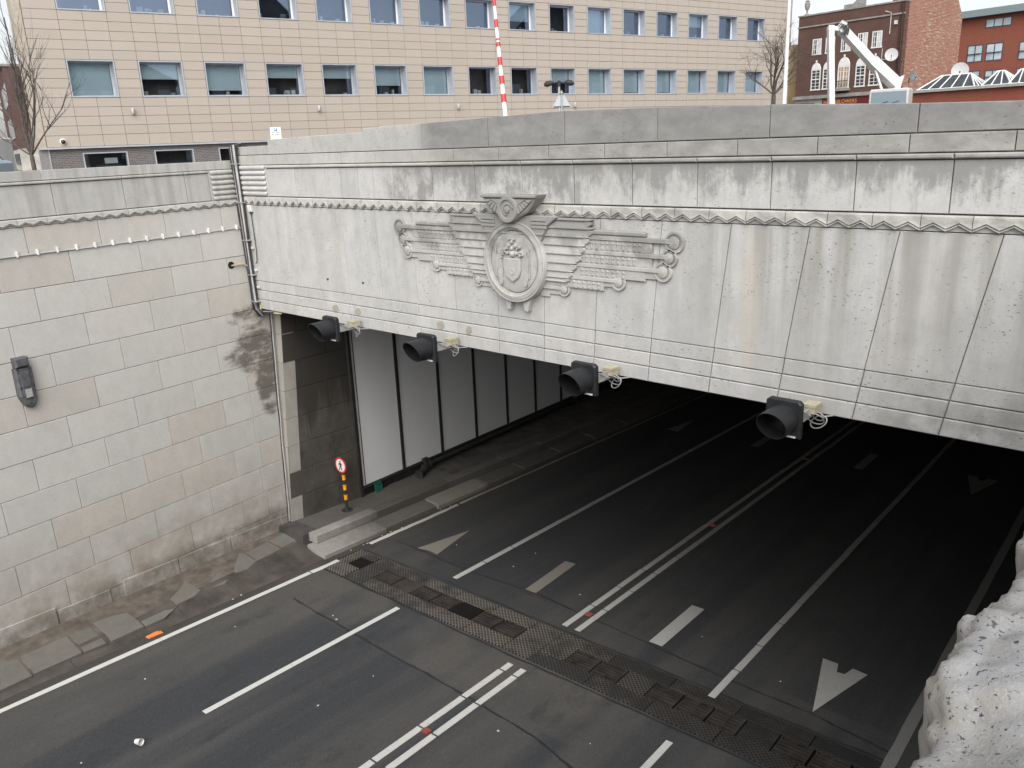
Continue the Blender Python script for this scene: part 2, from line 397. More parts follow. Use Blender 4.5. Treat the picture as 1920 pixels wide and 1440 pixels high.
def paint(name, c, wear):
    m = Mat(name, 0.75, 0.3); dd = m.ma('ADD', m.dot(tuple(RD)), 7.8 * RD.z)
    nz = m.noise(m.pos(), 9, 6, 0.7)
    cc = m.mix(m.lin(nz, 0.3, 0.7, 0.0, 0.3), c, tuple(x * 0.75 for x in c))
    # tyre dirt builds up past the tunnel mouth
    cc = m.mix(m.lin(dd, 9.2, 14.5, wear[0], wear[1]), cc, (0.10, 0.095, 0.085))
    cc = m.mix(m.ma('MULTIPLY', m.step(m.noise(m.pos(), 17, 5, 0.75), 0.56, 0.72), 0.45), cc, (0.10, 0.10, 0.10))
    m.colr(cc); return m.m
M_line = paint('white_line_paint', (0.56, 0.56, 0.54), (0.0, 0.75))
M_tile = paint('white_stud_tile', (0.53, 0.525, 0.50), (0.0, 0.72))
M_edge = paint('edge_line_paint', (0.70, 0.69, 0.64), (0.0, 0.88))
M_faded = paint('faded_marking_paint', (0.24, 0.225, 0.19), (0.1, 0.55))
M_arrow = paint('arrow_paint', (0.52, 0.515, 0.49), (0.0, 0.80))
M_tar = plain('tar_seal', (0.026, 0.026, 0.027), 0.6, 0.4)
M_redstud = plain('red_reflector', (0.26, 0.075, 0.06), 0.35, 0.5)
M_greyedge = paint('grey_channel_line', (0.22, 0.22, 0.21), (0.0, 0.45))

def mark(name, polys, m, h0=0.002, h1=0.006, **k):
    b = MB()
    for p in polys: b.prism(ROAD, p, h0, h1, back=False)
    return b.build(name, m, road, **k)
def wob(u0, u1, d0, d1, amp=0.006, stepd=0.6):
    n = max(2, int((d1 - d0) / stepd)); L = []; Rr = []
    for i in range(n + 1):
        d = d0 + (d1 - d0) * i / n
        L.append((u0 + random.uniform(-amp, amp), d)); Rr.append((u1 + random.uniform(-amp, amp), d))
    return Rr + L[::-1]
# left edge line, outer and inside the tunnel
b = MB()
for i in range(40):
    pass
mark('edge_line', [wob(-12.96, -12.85, -12, 8.9), wob(-12.95, -12.84, 8.93, 9.62, 0.012, 0.2)], M_line)
mark('edge_line', [wob(-13.03, -12.93, 10.58, 13.4, 0.012, 0.25), wob(-13.03, -12.95, 13.5, 40, 0.012, 0.4)], M_edge)
mark('edge_line', [wob(-2.22, -2.07, -12, 40, 0.008, 0.4)], M_greyedge)
# outer lane lines
for a, dd_ in ((-10.52, (5.07, 9.04)), (-10.52, (-8.5, -4.5))):
    mark('lane_line', [rect(a, a + 0.105, *dd_)], M_line)
mark('lane_line', [rect(-4.75, -4.645, 4.4, 8.84)], M_line)
# studded tile lines: each tile a separate piece with a rib between
def tile_line(u0, w, d0, d1, L, first=None):
    d = d0; i = 0
    while d < d1:
        e = min(d + L - 0.035, d1); j = random.uniform(-0.004, 0.004)
        bb = MB().prism(ROAD, rect(u0 + j, u0 + w + j, d, e), 0.002, 0.010, back=False)
        bb.prism(ROAD, rect(u0 + j + 0.004, u0 + w + j - 0.004, e - 0.045, e - 0.008), 0.010, 0.017, back=False)
        bb.build('line_tile', M_tile, road); d += L; i += 1
tile_line(-10.49, 0.115, 10.55, 34, 0.92)
tile_line(-4.755, 0.115, 10.16, 30, 0.92)
for u0 in (-7.73, -7.455):
    tile_line(u0, 0.11, 10.45, 34, 0.92); tile_line(u0, 0.11, -6.0, 8.93, 0.92)
for d in (6.84, 11.03, 16.1, 21.9):
    MB().box(ROAD, -7.61, -7.48, d - 0.05, d + 0.05, 0.004, 0.028).build('reflector_stud', M_redstud, road)
# arrows and dashes
mark('lane_arrow', [[(-11.74, 12.44), (-12.01, 11.06), (-11.77, 11.13), (-11.66, 11.13), (-11.46, 11.1)]], M_faded, label='faded upward lane arrow on the left lane')
mark('lane_arrow', [[(-11.80, 23.45), (-12.0, 22.05), (-11.6, 22.0)]], M_faded)
for p in (10.76, 21.80):
    q = p - 10.76
    mark('lane_arrow', [[(-3.36, 10.76 + q), (-3.01, 12.25 + q), (-3.25, 12.28 + q), (-3.30, 12.04 + q), (-3.42, 12.02 + q), (-3.48, 12.27 + q), (-3.73, 12.28 + q)]], M_arrow)
mark('lane_dash', [[(-9.05, 11.07), (-8.80, 11.08), (-8.90, 12.56), (-9.15, 12.54)]], M_faded)
mark('lane_dash', [rect(-9.27, -9.03, 22.1, 23.3)], M_faded)
mark('lane_dash', [rect(-6.24, -5.99, 10.94, 12.52)], M_arrow); mark('lane_dash', [rect(-6.28, -6.04, 22.0, 23.56)], M_arrow)
# tar-sealed joints across the road
def seal(pts, w):
    L = []; Rr = []; P = []
    for (a, b_), (c_, e) in zip(pts[:-1], pts[1:]):
        for i in range(8): P.append((a + (c_ - a) * i / 8, b_ + (e - b_) * i / 8 + random.uniform(-0.011, 0.011)))
    P.append(pts[-1])
    for a, b_ in P:
        k = w * random.uniform(0.35, 1.3); L.append((a, b_ - k)); Rr.append((a, b_ + k))
    bb = MB()
    vs_ = [ROAD(a, b_, 0.003) for a, b_ in L] + [ROAD(a, b_, 0.003) for a, b_ in Rr]; n = len(L)
    bb.add(vs_, [(i, i + 1, n + i + 1, n + i) for i in range(n - 1)]); return bb.build('tar_joint', M_tar, road)
seal([(-12.6, 11.05), (-11.95, 11.04), (-10.55, 10.95), (-8.89, 11.08), (-7.69, 10.98), (-6.86, 10.93), (-5.33, 10.80), (-4.55, 10.74), (-3.38, 10.72), (-2.2, 10.54)], 0.019)
seal([(-12.3, 8.05), (-11.92, 8.01), (-10.63, 7.95), (-9.25, 7.87), (-8.63, 7.88), (-7.37, 7.81), (-6.28, 7.73), (-5.48, 7.53), (-4.0, 7.4), (-2.3, 7.3)], 0.023)
seal([(-12.9, 9.19), (-10.5, 9.17), (-8.0, 9.12), (-5.5, 9.14), (-2.1, 9.15)], 0.025)
seal([(-12.9, 10.32), (-10.5, 10.36), (-8.0, 10.31), (-5.5, 10.32), (-2.1, 10.32)], 0.018)

# ------------------------------------------------------------------ the iron drain across the road
def chequer():
    m = Mat('chequered_iron', 0.62, 0.4, 0.25); u = m.dot(tuple(RU)); d = m.dot(tuple(RD))
    k = math.pi / 0.075
    s1 = m.ma('SINE', m.ma('MULTIPLY', m.ma('ADD', u, d), k)); s2 = m.ma('SINE', m.ma('MULTIPLY', m.ma('SUBTRACT', u, d), k))
    g = m.ma('MULTIPLY', m.ma('ABSOLUTE', s1), m.ma('ABSOLUTE', s2))
    hole = m.step(g, 0.30, 0.50)
    r = m.rnd(); nz = m.noise(m.pos(), 3.5, 5, 0.6)
    rib = m.mix(m.step(m.ma('ADD', nz, m.ma('MULTIPLY', r, 0.35)), 0.5, 0.8), (0.072, 0.071, 0.070), (0.19, 0.170, 0.148))
    rust = m.step(m.noise(m.pos(), 2.1, 4), 0.56, 0.7)
    rib = m.mix(m.ma('MULTIPLY', rust, 0.6), rib, (0.085, 0.045, 0.03))
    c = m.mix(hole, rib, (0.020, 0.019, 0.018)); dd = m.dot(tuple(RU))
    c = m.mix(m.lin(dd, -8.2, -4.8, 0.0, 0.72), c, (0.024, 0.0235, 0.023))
    m.colr(c); m.bump(m.ma('SUBTRACT', 1.0, hole), 0.5, 0.008); return m.m
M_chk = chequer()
M_grate = plain('rusty_grate_iron', (0.050, 0.043, 0.039), 0.6, 0.4, 0.2, 0.4, 5)
M_pit = plain('drain_pit', (0.012, 0.011, 0.010), 0.9, 0.1)
drain = thing('road_drain', ROAD(-7.5, 9.75, 0), 'long drain of chequered iron plates and rusty grates crossing the road at the tunnel mouth', 'drain')
MB().box(ROAD, SU[0] + 0.01, SU[1] - 0.01, ST[0] + 0.012, ST[1] - 0.012, -0.19, -0.10).build('pit_lining', M_pit, drain)
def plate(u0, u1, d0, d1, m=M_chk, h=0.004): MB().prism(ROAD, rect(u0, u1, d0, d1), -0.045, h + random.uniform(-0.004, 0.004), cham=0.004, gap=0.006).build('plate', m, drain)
# end plates by the kerb
plate(-12.93, -12.28, 9.22, 9.66); plate(-12.93, -12.64, 9.66, 10.28); plate(-12.24, -11.75, 9.22, 10.28)
plate(-12.64, -12.28, 10.04, 10.28); plate(-12.64, -12.24, 9.66, 10.04, M_pit, -0.01)
gb = MB(); GW, GL = 0.46, 0.42
loc_ = Frame((0, 0, 0), RU, RD, RN)
for s in (-1, 1):
    gb.box(loc_, s * GW / 2 - (0.022 if s > 0 else 0), s * GW / 2 + (0.022 if s < 0 else 0), -GL / 2, GL / 2, -0.06, 0.0)
    gb.box(loc_, -GW / 2 + 0.022, GW / 2 - 0.022, s * GL / 2 - (0.02 if s > 0 else 0), s * GL / 2 + (0.02 if s < 0 else 0), -0.06, -0.003)
for i in range(4):
    q = -GL / 2 + 0.02 + (i + 1) * (GL - 0.04) / 5
    gb.box(loc_, -GW / 2 + 0.022, GW / 2 - 0.022, q - 0.019, q + 0.019, -0.055, -0.006)
gb.box(loc_, -0.012, 0.012, -GL / 2 + 0.02, GL / 2 - 0.02, -0.058, -0.010)
gproto = None
def grate(uc, dc):
    global gproto
    p = ROAD(uc, dc, 0.0)
    if gproto is None:
        gproto = MB(); gproto.v, gproto.f, gproto.m, gproto.sm = [v + p for v in gb.v], gb.f, gb.m, gb.sm
        gproto = gproto.build('grate', M_grate, drain, origin=p)
    else:
        o = gproto.copy(); col.objects.link(o); o.parent = drain; o.location = p - WLOC[drain.name]
segs = [(-11.75, -8.12), (-7.55, -2.02)]
for a, z in segs:
    n = round((z - a) / 1.02); w = (z - a) / n
    for i in range(n):
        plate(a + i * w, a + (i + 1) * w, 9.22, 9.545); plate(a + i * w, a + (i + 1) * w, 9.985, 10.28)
    n = round((z - a) / 0.50); w = (z - a) / n
    for i in range(n):
        if a < -9 and i in (1,) : plate(a + i * w, a + (i + 1) * w, 9.545, 9.985, M_grate, 0.0)
        elif a < -9 and i == 4: plate(a + i * w, a + (i + 1) * w, 9.545, 9.985, M_pit, 0.0)
        elif a > -9 and i in (0, 3, 7): plate(a + i * w, a + (i + 1) * w, 9.545, 9.985)
        else: grate(a + (i + 0.5) * w, 9.765)
plate(-8.12, -7.55, 9.22, 10.28)

# ------------------------------------------------------------------ pavement, flagstones and kerbs on the left
M_earth = plain('trodden_earth', (0.125, 0.108, 0.090), 0.95, 0.1, var=0.3, sc=5, dirt=((0.070, 0.060, 0.050), 0.7))
M_flag = stone('flagstone', (0.165, 0.155, 0.138), 0.15, brown=0.3, pits=0.3)
M_kerbd = plain('blackened_kerb', (0.075, 0.067, 0.058), 0.8, 0.25, var=0.4, sc=2.2, dirt=((0.030, 0.028, 0.026), 0.85))
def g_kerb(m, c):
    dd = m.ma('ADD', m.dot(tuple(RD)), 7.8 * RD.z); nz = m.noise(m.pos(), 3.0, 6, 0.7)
    k = m.ma('ADD', m.lin(dd, 9.6, 11.3, -0.15, 0.75), m.ma('MULTIPLY', m.ma('SUBTRACT', nz, 0.5), 1.0), clamp=True)  # kerb colour turns darker past its first stretch inside the mouth
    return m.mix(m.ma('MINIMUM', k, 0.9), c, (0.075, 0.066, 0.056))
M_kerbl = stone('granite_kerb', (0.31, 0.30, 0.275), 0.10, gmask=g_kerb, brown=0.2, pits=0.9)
M_kerbm = stone('dark_kerb', (0.105, 0.098, 0.088), 0.2, brown=0.2, pits=0.4)  # darker stone for kerbs and slabs inside the tunnel
M_walk = plain('tunnel_walkway', (0.075, 0.070, 0.064), 0.9, 0.15, var=0.35, sc=2.5)
UT = lambda d: -13.48 - 0.08 * (max(d, 1.0) - 3.5)
PV = Frame(ROAD(-13.35, 0, 0.10), RU - RN * 0.10, RD, (RN + RU * 0.10).normalized())
pavement = thing('pavement', ROAD(-14.2, 5, 0.2), kind='structure')
pb = MB()
pb.prism(PV, [(-5.6, -12), (UT(0) + 13.30, -12), (UT(0) + 13.30, 1.0), (UT(9.45) + 13.30, 9.45), (-5.6, 9.45)], -0.2, -0.012)
pb.build('earth_bed', M_earth, pavement)
def pp(cx, cy): return ray(cx / 3.4286, 900 + cy / 3.4286)
def flag(pts, h=0.0, m=M_flag):
    poly = []
    for cx, cy in pts:
        w = hit(cx / 3.4286, 900 + cy / 3.4286, PV.o, PV.un) - PV.o; poly.append((w.dot(RU), w.dot(RD)))
    ar = sum(poly[i - 1][0] * poly[i][1] - poly[i][0] * poly[i - 1][1] for i in range(len(poly)))
    if ar < 0: poly = poly[::-1]
    MB().prism(PV, poly, -0.08, h + random.uniform(-.006, .008), cham=0.006).build('flagstone', m, pavement)
flag([(0, 1180), (115, 1145), (207, 1255), (0, 1352)]); flag([(132, 1132), (430, 1002), (528, 1108), (222, 1243)])
flag([(447, 990), (578, 942), (686, 1045), (545, 1103)]); flag([(600, 918), (720, 872), (820, 852), (872, 890), (925, 940), (720, 1034)])
flag([(1092, 765), (1165, 690), (1185, 645), (1292, 708), (1250, 745), (1135, 802)])
flag([(1312, 705), (1345, 670), (1400, 592), (1488, 622), (1440, 665)])
flag([(1508, 600), (1505, 560), (1538, 470), (1575, 480), (1650, 522), (1590, 575)])
flag([(1580, 468), (1720, 395), (1800, 440), (1665, 512)]); flag([(1735, 390), (1870, 310), (1960, 350), (1815, 430)])
flag([(885, 880), (960, 850), (1120, 822), (1150, 800), (1060, 880), (935, 938)], -0.006)
for i in range(11):
    d = 3.1 - i * 1.35
    MB().prism(PV, rect(-0.75 - random.uniform(0, .3), UT(d) + 13.28, d - 1.3, d), -0.08, random.uniform(-.008, .006), cham=0.006).build('flagstone', M_flag, pavement)
# hole with dark fill
flag([(1200, 640), (1380, 552), (1496, 492), (1492, 580), (1408, 580), (1318, 694)], -0.016, M_kerbd)
# rounded black kerb before the tunnel
kerb = thing('kerb', ROAD(-13.8, 5, 0.1), kind='structure')
UB = lambda d: -13.20
def kprof(d):
    t, q = UT(d), UB(d); w = q - t; H = 0.1 + 0.1 * (-13.35 - t)
    return [(t - 0.06, H + .004), (t, H), (t + w * .16, H * .9), (t + w * .32, H * .66), (t + w * .5, H * .38), (t + w * .7, H * .18), (q, 0.008), (q + .06, -0.02)]
def kerbstone(d0, d1, m):
    p0, p1 = kprof(d0), kprof(d1)
    bb = MB(); n = len(p0)
    vs_ = [ROAD(a, d0 + 0.003, h) for a, h in p0] + [ROAD(a, d1 - 0.003, h) for a, h in p1]
    bb.add(vs_, [(i, i + 1, n + i + 1, n + i) for i in range(n - 1)], 0, True)
    bb.add([ROAD(a, d0 + 0.003, h) for a, h in p0] + [ROAD(p0[0][0], d0 + .003, -0.05)], [list(range(n + 1))])
    bb.add([ROAD(a, d1 - 0.003, h) for a, h in p1] + [ROAD(p1[0][0], d1 - .003, -0.05)], [list(range(n + 1))[::-1]])
    bb.build('kerb_stone', m, kerb)
d = -11.8
while d < 9.4:
    L = random.choice((0.9, 1.1, 1.3)); e = min(d + L, 9.5); kerbstone(d, e, M_kerbd); d = e
def kblock(u0, u1, d0, d1, h0, h1, m, slope=0.0, cham=0.025):
    bb = MB(); c = cham
    j = [random.uniform(-0.012, 0.012) for _ in range(8)]
    vs_ = [ROAD(u0, d0, h0), ROAD(u1, d0 + j[0], h0), ROAD(u1, d1 + j[1], h0), ROAD(u0, d1, h0),
           ROAD(u0, d0, h1 + j[2]), ROAD(u1 - c, d0 + j[0] + c * .6, h1 - slope + j[3]), ROAD(u1 - c, d1 + j[1] - c * .6, h1 - slope + j[4]), ROAD(u0, d1, h1 + j[5]),
           ROAD(u1, d0 + j[0], h1 - slope - c), ROAD(u1, d1 + j[1], h1 - slope - c)]
    bb.add(vs_, [(4, 5, 6, 7), (5, 8, 9, 6), (8, 1, 2, 9), (0, 1, 8, 5, 4), (3, 7, 6, 9, 2)]); bb.build('kerb_stone', m, kerb)
ds = [9.62, 11.35, 12.1, 13.75, 15.9, 17.6, 19.4, 21.3, 23.2, 25.2, 27.3, 29.5, 32, 36]
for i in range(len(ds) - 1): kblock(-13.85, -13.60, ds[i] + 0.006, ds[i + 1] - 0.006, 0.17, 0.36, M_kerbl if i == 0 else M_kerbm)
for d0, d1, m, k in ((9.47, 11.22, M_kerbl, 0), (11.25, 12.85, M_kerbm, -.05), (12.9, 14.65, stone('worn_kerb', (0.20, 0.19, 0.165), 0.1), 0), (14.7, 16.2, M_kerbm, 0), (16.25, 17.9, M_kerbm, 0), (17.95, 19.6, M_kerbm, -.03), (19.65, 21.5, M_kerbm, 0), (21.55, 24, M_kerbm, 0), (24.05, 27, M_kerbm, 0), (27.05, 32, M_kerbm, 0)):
    kblock(-13.72, -13.14 + k, d0, d1, -0.02, 0.17, m, 0.05, 0.035)
walk = MB(); walk.box(ROAD, -19, -13.855, 9.46, 45, -0.05, 0.335); walkway = walk.build('walkway', M_walk, kind='structure')
for i, (d0, d1, u0) in enumerate(((9.9, 11.2, -14.62), (11.23, 12.6, -14.6), (12.63, 14.2, -14.65))):
    MB().prism(ROAD, rect(u0, -13.87, d0, d1), 0.30, 0.343, cham=0.005).build('paving_slab', M_kerbm, walkway)

# ================================================================== LEFT RETAINING WALL
lwall = thing('retaining_wall', LW(-3, -8, 0), 'high battered limestone retaining wall left of the road with a zigzag band under its coping', 'wall')
wbk = MB(); wbk.prism(LW, [(-13.5, -9.2), (0.42, -9.2), (0.42, -0.36), (-13.5, -0.36)], -0.45, -0.022); wbk.build('core', plain('pale_mortar', (0.16, 0.152, 0.138), 0.95, 0.1), lwall)
def blocks(fr, parent, name, m, b0, b1, joints, lo, hi, c1, cham=0.007, gap=0.0045, c0=-0.1, clip=None, jit=0.002):
    js = sorted([lo] + [j for j in joints if lo + 0.08 < j < hi - 0.08] + [hi])
    for a, z in zip(js[:-1], js[1:]):
        MB().prism(fr, rect(a, z, b0, b1), c0, c1 + random.uniform(-jit, jit), cham=cham, gap=gap, back=False).build(name, m, parent)
ser = lambda o, s, n: [o - s * k for k in range(n)]
WL0 = -13.4
blocks(LW, lwall, 'coping_stone', M_wallfr, -0.345, -0.18, ser(-1.93, 1.87, 8), WL0, 0.02, 0.015, c0=-0.45, gap=0.002)
blocks(LW, lwall, 'moulding', M_wallfr, -0.40, -0.347, ser(-1.18, 1.245, 12), WL0, -0.665, 0.03, cham=0.012)
blocks(LW, lwall, 'frieze_stone', M_wallfr, -0.925, -0.402, ser(-1.18, 1.245, 12), WL0, -0.665, 0.0)
zs = [-1.058, -1.51, -2.055, -2.61, -3.175, -3.735, -4.295, -4.855, -5.415, -5.975, -6.535, -7.095, -7.655, -8.6]
for i in range(len(zs) - 1):
    off = (-0.53, -1.125)[i % 2] + random.uniform(-.05, .05)
    js = [j + random.uniform(-.03, .03) for j in ser(off, 1.245, 12)]
    if i % 2 and i > 3: js.append(-0.42 + random.uniform(-.1, .1))
    blocks(LW, lwall, 'wall_stone', M_wall, zs[i + 1], zs[i], js, WL0, 0.40, 0.0, cham=0.006, gap=0.004, jit=0.003)

def chevron(fr, a0, L, zt, zb, mirror=False):
    H = zt - zb; p = L / 2; st = [a0 + p * k / 2 for k in range(5)]
    zg = lambda k: (zb + H * 0.20) if k % 2 == 0 else (zb + H * 0.56)
    rows = []
    for k, a in enumerate(st):
        if k == 0: a += 0.003
        if k == 4: a -= 0.003
        g = zg(k)
        rows.append([fr(a, zt - 0.003, 0.006), fr(a, zt - 0.020, 0.030), fr(a, g + 0.016, 0.036), fr(a, g, 0.040), fr(a, g - 0.002, 0.012), fr(a, g - H * 0.16, 0.034), fr(a, g - H * 0.18, 0.002), fr(a, min(zb + 0.002, g - H * 0.18), 0.0)])
    bb = MB(); n = 8
    vs_ = [v for r in rows for v in r]
    bb.add(vs_, [(i * n + j, i * n + j + 1, (i + 1) * n + j + 1, (i + 1) * n + j) for i in range(4) for j in range(n - 1)])
    return bb
for k in range(25): chevron(LW, -0.06 - 0.475 * (k + 1), 0.475, -0.928, -1.056).build('chevron_stone', M_zig, lwall)

def reeding(fr, parent, a0, a1, zs_, r, m, flip):
    for z in zs_:
        bb = MB(); n = 8
        pts = [(a0, r), (a1 - r, r), (a1 - r * 0.5, r * 0.88), (a1 - r * .15, r * 0.55), (a1, 0.02)] if not flip else [(a1, r), (a0 + r, r), (a0 + r * .5, r * .88), (a0 + r * .15, r * .55), (a0, .02)]
        vs_ = []
        for a, q in pts:
            for k in range(n + 1):
                t = math.pi * k / n; vs_.append(fr(a, z + math.cos(t) * q, math.sin(t) * q))
        w = n + 1
        bb.add(vs_, [(i * w + k, i * w + k + 1, (i + 1) * w + k + 1, (i + 1) * w + k) for i in range(len(pts) - 1) for k in range(n)], 0, True)
        bb.build('reed', m, parent)
MB().prism(LW, rect(-0.662, 0.02, -0.925, -0.347), -0.1, 0.0, cham=0.004).build('reed_panel', M_wallfr, lwall)
reeding(LW, lwall, -0.62, 0.03, [-0.395 - 0.098 * i for i in range(6)], 0.043, M_wallfr, True)
# plinth stones at the foot, following the slope of the pavement
def wz(t): return -7.8 - 0.0523 * (9.02 + t) + 0.21
for i, (t0, t1) in enumerate(((-0.28, 0.3), (-1.55, -0.30), (-2.75, -1.57), (-3.9, -2.77), (-5.1, -4.15), (-6.3, -5.12), (-7.5, -6.35), (-8.7, -7.5))):
    h = 0.27 if i != 4 else 0.2
    MB().prism(LW, [(t0, wz(t0) - 0.3), (t1, wz(t1) - 0.3), (t1, wz(t1) + h), (t0, wz(t0) + h)], -0.05, 0.026 + random.uniform(-.006, .006), cham=0.010, gap=0.004).build('plinth_stone', M_wall, lwall)

# ================================================================== PORTAL
portal = thing('tunnel_portal', (-8.05, FY, -3.17), 'wide limestone tunnel portal with carved winged emblem and flat arch over the dark roadway', 'portal')
def xw(z): return WT.x + (WT.z - z) * 0.0455
PR = 2.6
cb = MB(); cb.prism(PORT, [(xw(-3.16) - 0.1, -3.165), (PR, -3.165), (PR, -0.105), (xw(-.1) - .1, -0.105)], -0.75, -0.022); cb.box(PORT, -15.62, PR, -0.112, -0.08, -0.45, -0.05); cb.build('core', M_joint, portal)
capj = [-15.62, -14.38, -12.92, -11.46, -10.03, -8.61, -7.2, -5.75, -4.3, -2.75, -1.25, 0.2, 1.6, PR]
capn = [(0.07, 0.075), (0.18, 0.20), (0.20, 0.215), (0.28, 0.295), (0.295, 0.32), (0.32, 0.34), (0.34, 0.31), (0.31, 0.26), (0.26, 0.19), (0.19, 0.145), (0.145, 0.12), (0.12, 0.11), (0.11, 0.10)]
for i in range(13):
    a, z = capj[i], capj[i + 1]; t0, t1 = capn[i]
    MB().prism(PORT, [(a, -0.095), (z, -0.095), (z, t1), (a, t0)], -0.5, -0.03 + random.uniform(-.003, .003), cham=0.007, gap=0.0035).build('coping_stone', M_cap, portal)
blocks(PORT, portal, 'string_stone', M_string, -0.285, -0.098, [-5.597 + 0.931 * k for k in range(-12, 10)], -15.62, PR, 0.0, cham=0.006)
XL = -14.47
blocks(PORT, portal, 'moulding', M_string, -0.348, -0.288, [-5.168 + 0.9305 * k for k in range(-12, 10)], XL, PR, 0.035, cham=0.014)
blocks(PORT, portal, 'frieze_stone', M_frieze, -0.875, -0.352, [-5.168 + 0.9305 * k for k in range(-12, 10)], XL, PR, 0.0)
MB().prism(PORT, rect(-15.62, XL - 0.004, -0.875, -0.288), -0.1, 0.0, cham=0.004).build('reed_panel', M_frieze, portal)
reeding(PORT, portal, -15.62, -14.52, [-0.335 - 0.098 * i for i in range(6)], 0.043, M_frieze, False)
k = -21
while -5.455 + 0.4733 * k < PR - 0.3:
    a = -5.455 + 0.4733 * k
    if a > -15.75: chevron(PORT, a, 0.4733, -0.880, -1.045).build('chevron_stone', M_zig, portal)
    k += 1
tops = [-5.65 + 0.945 * k for k in range(-10, 9)]
tops = [t for t in tops if -15.2 < t < PR - .2]
def jx(t, z): return t - 0.022 * (t + 10) * (-1.05 - z)
def ends(i, z):
    l = xw(z) - 0.02 if i == 0 else jx(tops[i - 1], z); r = PR if i == len(tops) else jx(tops[i], z); return l, r
lev = [-1.05, -2.575, -2.77, -2.965, -3.17]
for i in range(len(tops) + 1):
    for j in range(4):
        zt, zb = lev[j], lev[j + 1]
        (lt, rt), (lb, rb) = ends(i, zt), ends(i, zb)
        q = [(lb, zb), (rb, zb), (rt, zt), (lt, zt)]
        MB().prism(PORT, q, -0.1 if j < 3 else -0.45, 0.0 + random.uniform(-.0015, .0015) - 0.004 * (j > 0), cham=0.006 if j == 0 else 0.011, gap=0.004, back=(j == 3)).build('arch_stone' if j == 0 else 'band_stone', M_lower if j == 0 else M_band, portal)
# small dark fixing holes and patched spots in the arch face
M_hole = plain('hole', (0.02, 0.02, 0.02), 0.9, 0.1); M_patch = plain('mortar_patch', (0.34, 0.31, 0.26), 0.9, 0.15)
def poly_at(pts, m, name, c=0.003):
    q = []
    for p in pts:
        w = hit(p[0], p[1], Vector((0, FY, 0)), Vector((0, 1, 0))); q.append((w.x, w.z))
    ar = sum(q[i - 1][0] * q[i][1] - q[i][0] * q[i - 1][1] for i in range(len(q)))
    MB().prism(PORT, q if ar > 0 else q[::-1], -0.01, c, back=False).build(name, m, portal)
for p in ((614, 524), (680, 531)): poly_at([(p[0] - 2, p[1] - 2), (p[0] + 3, p[1] - 2), (p[0] + 1, p[1] + 3)], M_hole, 'fixing_hole')
for p, s in (((629, 578), 8), ((671, 584), 7), ((826, 609), 9), ((879, 619), 8)):
    poly_at([(p[0] + s * 0.8 * math.cos(t * math.pi / 4 + .4) * random.uniform(.85, 1.1), p[1] + s * math.sin(t * math.pi / 4 + .4) * random.uniform(.85, 1.1)) for t in range(8)], M_patch, 'mortar_patch')

# ------------------------------------------------------------------ carved emblem
EX = -8.05
emb = thing('emblem', (EX, FY, -1.68), parent=portal)
def slat(bb, side, a0, a1, zb, zt, cb_, ct):
    f = lambda a: EX + side * a
    P8 = [PORT(f(a0), zb, -.02), PORT(f(a1), zb, -.02), PORT(f(a1), zt, -.02), PORT(f(a0), zt, -.02), PORT(f(a0), zb, cb_), PORT(f(a1), zb, cb_), PORT(f(a1 + .02), zt, ct), PORT(f(a0), zt, ct)]
    bb.add(P8, [(4, 5, 6, 7), (0, 1, 5, 4), (1, 2, 6, 5), (2, 3, 7, 6)])
def ecarve(bb, side, poly, c0, c1, ch=0.008):
    q = [(EX + side * a, b_) for a, b_ in poly]
    if side < 0: q = q[::-1]
    ar = sum(q[i - 1][0] * q[i][1] - q[i][0] * q[i - 1][1] for i in range(len(q)))
    if ar < 0: q = q[::-1]
    bb.prism(PORT, q, c0, c1, cham=ch, back=False)
bars = [(-1.265, -1.325, 1.15, 2.60, 0.105), (-1.465, -1.52, 1.1, 2.53, 0.09), (-1.645, -1.70, 1.0, 2.44, 0.10), (-1.825, -1.88, 0.85, 1.76, 0.09), (-2.005, -2.055, 0.45, 0.84, 0.08)]
rows = [(-1.33, -1.465, 2.28, 2.14), (-1.52, -1.645, 2.28, 2.08), (-1.70, -1.825, 2.18, 1.95), (-1.88, -2.005, 1.52, 1.48)]
